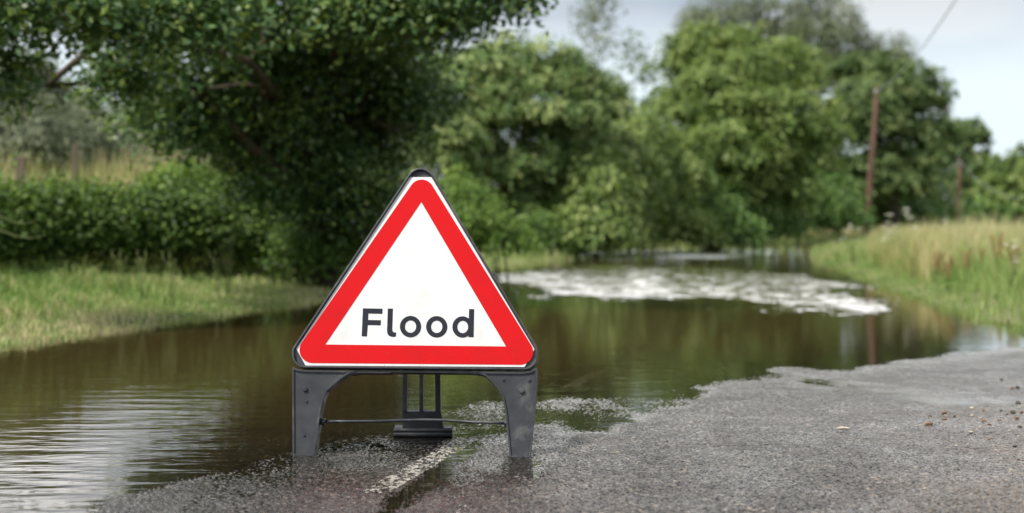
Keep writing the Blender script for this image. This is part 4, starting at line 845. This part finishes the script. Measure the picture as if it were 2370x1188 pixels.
# ------------------------------------------------------------------ poles, wires, posts
def pole(px0, px1, pyt, d, r0, r1, label):
    x = (px0 - 1185) / FPX * d; z = gz(x, d); tp_ = P(px1, pyt, d); root = empty('telegraph_pole', (x, d, z)); tag(root, label, 'pole', 'telegraph poles beyond the verge')
    e = tp_ - np.array((x, d, z)); A = Acc(); A.tube([(0, 0, -.5), e * .3, e * .65, e, e + np.array((0, 0, .05))], [r0, r0 * .95, (r0 + r1) / 2, r1, r1 * .6], 12); A.obj('shaft', M['pole'], root)
    A = Acc(); q = e * .97 + np.array((0, -r1, 0)); A.tube([q + (-.09, -.06, 0), q + (-.09, -.06, .12), q + (-.09, -.06, .15)], [.03, .035, .012], 8); A.tube([q + (-.1, -.02, 0), q + (.02, -.0, 0)], [.015, .015], 6); A.obj('insulator', M['wire'], root)
    return tp_
p1 = pole(2003, 2030, 207, 55, .115, .085, 'nearer reddish brown telegraph pole leaning right above the long grass')
p2 = pole(2216, 2222, 372, 105, .15, .11, 'farther telegraph pole, short and thin against the dark trees')
def wire(name, a, b, sag, r, label):
    a, b = np.asarray(a, float), np.asarray(b, float); q = [a * (1 - f) + b * f - np.array((0, 0, 4 * sag * f * (1 - f))) for f in np.linspace(0, 1, 24)]
    A = Acc(); A.tube(q, [r] * 24, 6); return tag(A.obj(name, M['wire']), label, 'wire')
wire('overhead_wire', p1, P(2250, -60, 22), 0.35, .013, 'pale overhead wire crossing the blue sky at upper right')
wire('overhead_wire', p2, P(2030, 300, 58), 1.2, .014, 'thin wire sagging left from the farther telegraph pole')
wire('overhead_wire', p2, P(2480, 420, 70), 1.6, .009, 'thin wire sagging right from the farther telegraph pole')
for (px, py0, d, w_, lab) in ((42, 365, 16.6, .055, 'pale wooden fence post behind the hedge, leftmost'), (168, 335, 17, .04, 'slim dark wooden fence post behind the hedge, middle'), (492, 375, 18.3, .06, 'grey wooden fence post behind the hedge, beneath the large tree')):
    x = (px - 1185) / FPX * d; z = gz(x, d); tz = Zat(py0, d); bm = bmesh.new(); bmesh.ops.create_cube(bm, size=1)
    for v in bm.verts: v.co = Vector((v.co.x * w_ * 2, v.co.y * w_ * 2, (v.co.z + .5) * (tz - z + .3) - .3)) + Vector((0, 0, .02 if v.co.x > 0 and v.co.z > 0 else 0))
    bmesh.ops.bevel(bm, geom=bm.edges[:], offset=.012, segments=2, affect='EDGES')
    o = bm_obj('fence_post', bm, M['post']); o.location = (x, d, z); o.rotation_euler = (0, R(1.5), R(12)); tag(o, lab, 'fence post', 'fence posts behind the hedge')

# ------------------------------------------------------------------ loose stones on the tarmac
def stone(px, py, r, m, label, seed, flat=.7, group='loose stones on the tarmac', name='loose_stone', cat='stone'):
    g = np.random.default_rng(seed); bm = bmesh.new(); bmesh.ops.create_icosphere(bm, subdivisions=2, radius=1)
    x, y = G(px, py, .03); z = float(road_h(np.array([x]), np.array([y]))[0]); rr_ = r * y / FPX
    ph = g.uniform(0, 6, 3)
    for v in bm.verts:
        k = 1 + .18 * math.sin(3 * v.co.x + ph[0]) * math.cos(2.5 * v.co.y + ph[1]) + .12 * math.sin(5 * v.co.z + ph[2])
        v.co = Vector((v.co.x * rr_ * k, v.co.y * rr_ * k * 1.1, v.co.z * rr_ * k * flat))
    o = bm_obj(name, bm, m); o.location = (x, y, z + rr_ * flat * .55); o.rotation_euler.z = float(g.uniform(0, 6)); return tag(o, label, cat, group)
zz = lambda X, Y: (1200 + X * .4937, 780 + Y * .4937)
A_, B_, C_ = M['stone'], M['stone_pale'], M['stone_dark']
SM = 'small brown stone in the scatter at the right side of the wet tarmac'
SP = 'small pale chip in the scatter at the right side of the wet tarmac'
for i, (X, Y, r, m, lab) in enumerate(((1923, 397, 8, A_, 'largest brown clod of the scatter, nearest the middle of the tarmac'), (1997, 345, 5.5, A_, 'upper of two touching brown stones beside the largest clod'), (1998, 372, 5, A_, 'lower of two touching brown stones beside the largest clod'),
        (1930, 358, 4, C_, 'dark stone just behind the largest clod'), (2125, 315, 5, B_, 'orange tan stone standing above a white chip'), (2127, 358, 3.5, M['umbel_stone'] if 'umbel_stone' in M else B_, 'white chip below the orange tan stone'),
        (2180, 328, 3, A_, SM), (2165, 371, 3.2, B_, SP), (2182, 384, 5.5, A_, SM), (2207, 401, 4.2, A_, SM), (2163, 414, 3.5, B_, SP), (2123, 437, 4.5, B_, SP), (2205, 466, 4, A_, SM), (2255, 379, 3.5, A_, SM), (2318, 344, 6, C_, 'dark clod near the right picture edge beside two brown stones'),
        (2336, 370, 5, A_, SM), (2350, 410, 4.5, C_, SM), (2314, 220, 4.5, A_, 'left stone of a pair at the far right edge of the tarmac'), (2340, 218, 5, C_, 'right stone of a pair at the far right edge of the tarmac'), (2342, 286, 6, C_, 'dark clod alone below the far pair of stones'), (2238, 519, 3.6, B_, SP), (2327, 499, 5, C_, 'flat black stone low at the right edge'),
        (2051, 498, 3, B_, SP), (2045, 361, 3.5, A_, SM), (1905, 695, 3, B_, 'lone tan chip in the foreground tarmac'), (2062, 607, 2.5, A_, SM), (2263, 333, 3, C_, SM), (2265, 185, 3, C_, SM), (2275, 459, 2.8, A_, SM), (2300, 430, 2.6, B_, SP), (2345, 455, 3, B_, SP), (2230, 430, 2.4, A_, SM), (2290, 352, 2.6, A_, SM), (2360, 340, 4, A_, SM), (2250, 490, 2.4, B_, SP), (2310, 610, 2.6, B_, SP), (2160, 530, 2.2, A_, SM), (2345, 560, 3, A_, SM))):
    x_, y_ = zz(X, Y); stone(x_, y_, r, m, lab, 400 + i)
# dead leaf and a bit of bleached stick
x, y = G(1952, 990, .03); z = float(road_h(np.array([x]), np.array([y]))[0])
A = Acc(); A.tube([(-.024, 0, .006), (-.008, .003, .008), (.012, .001, .008), (.022, -.006, .006)], [.003, .0055, .005, .003], 7)
o = A.obj('stick', M['stone_pale']); o.location = (x, y, z + .003); tag(o, 'short bleached stick lying alone on the open tarmac', 'stick')
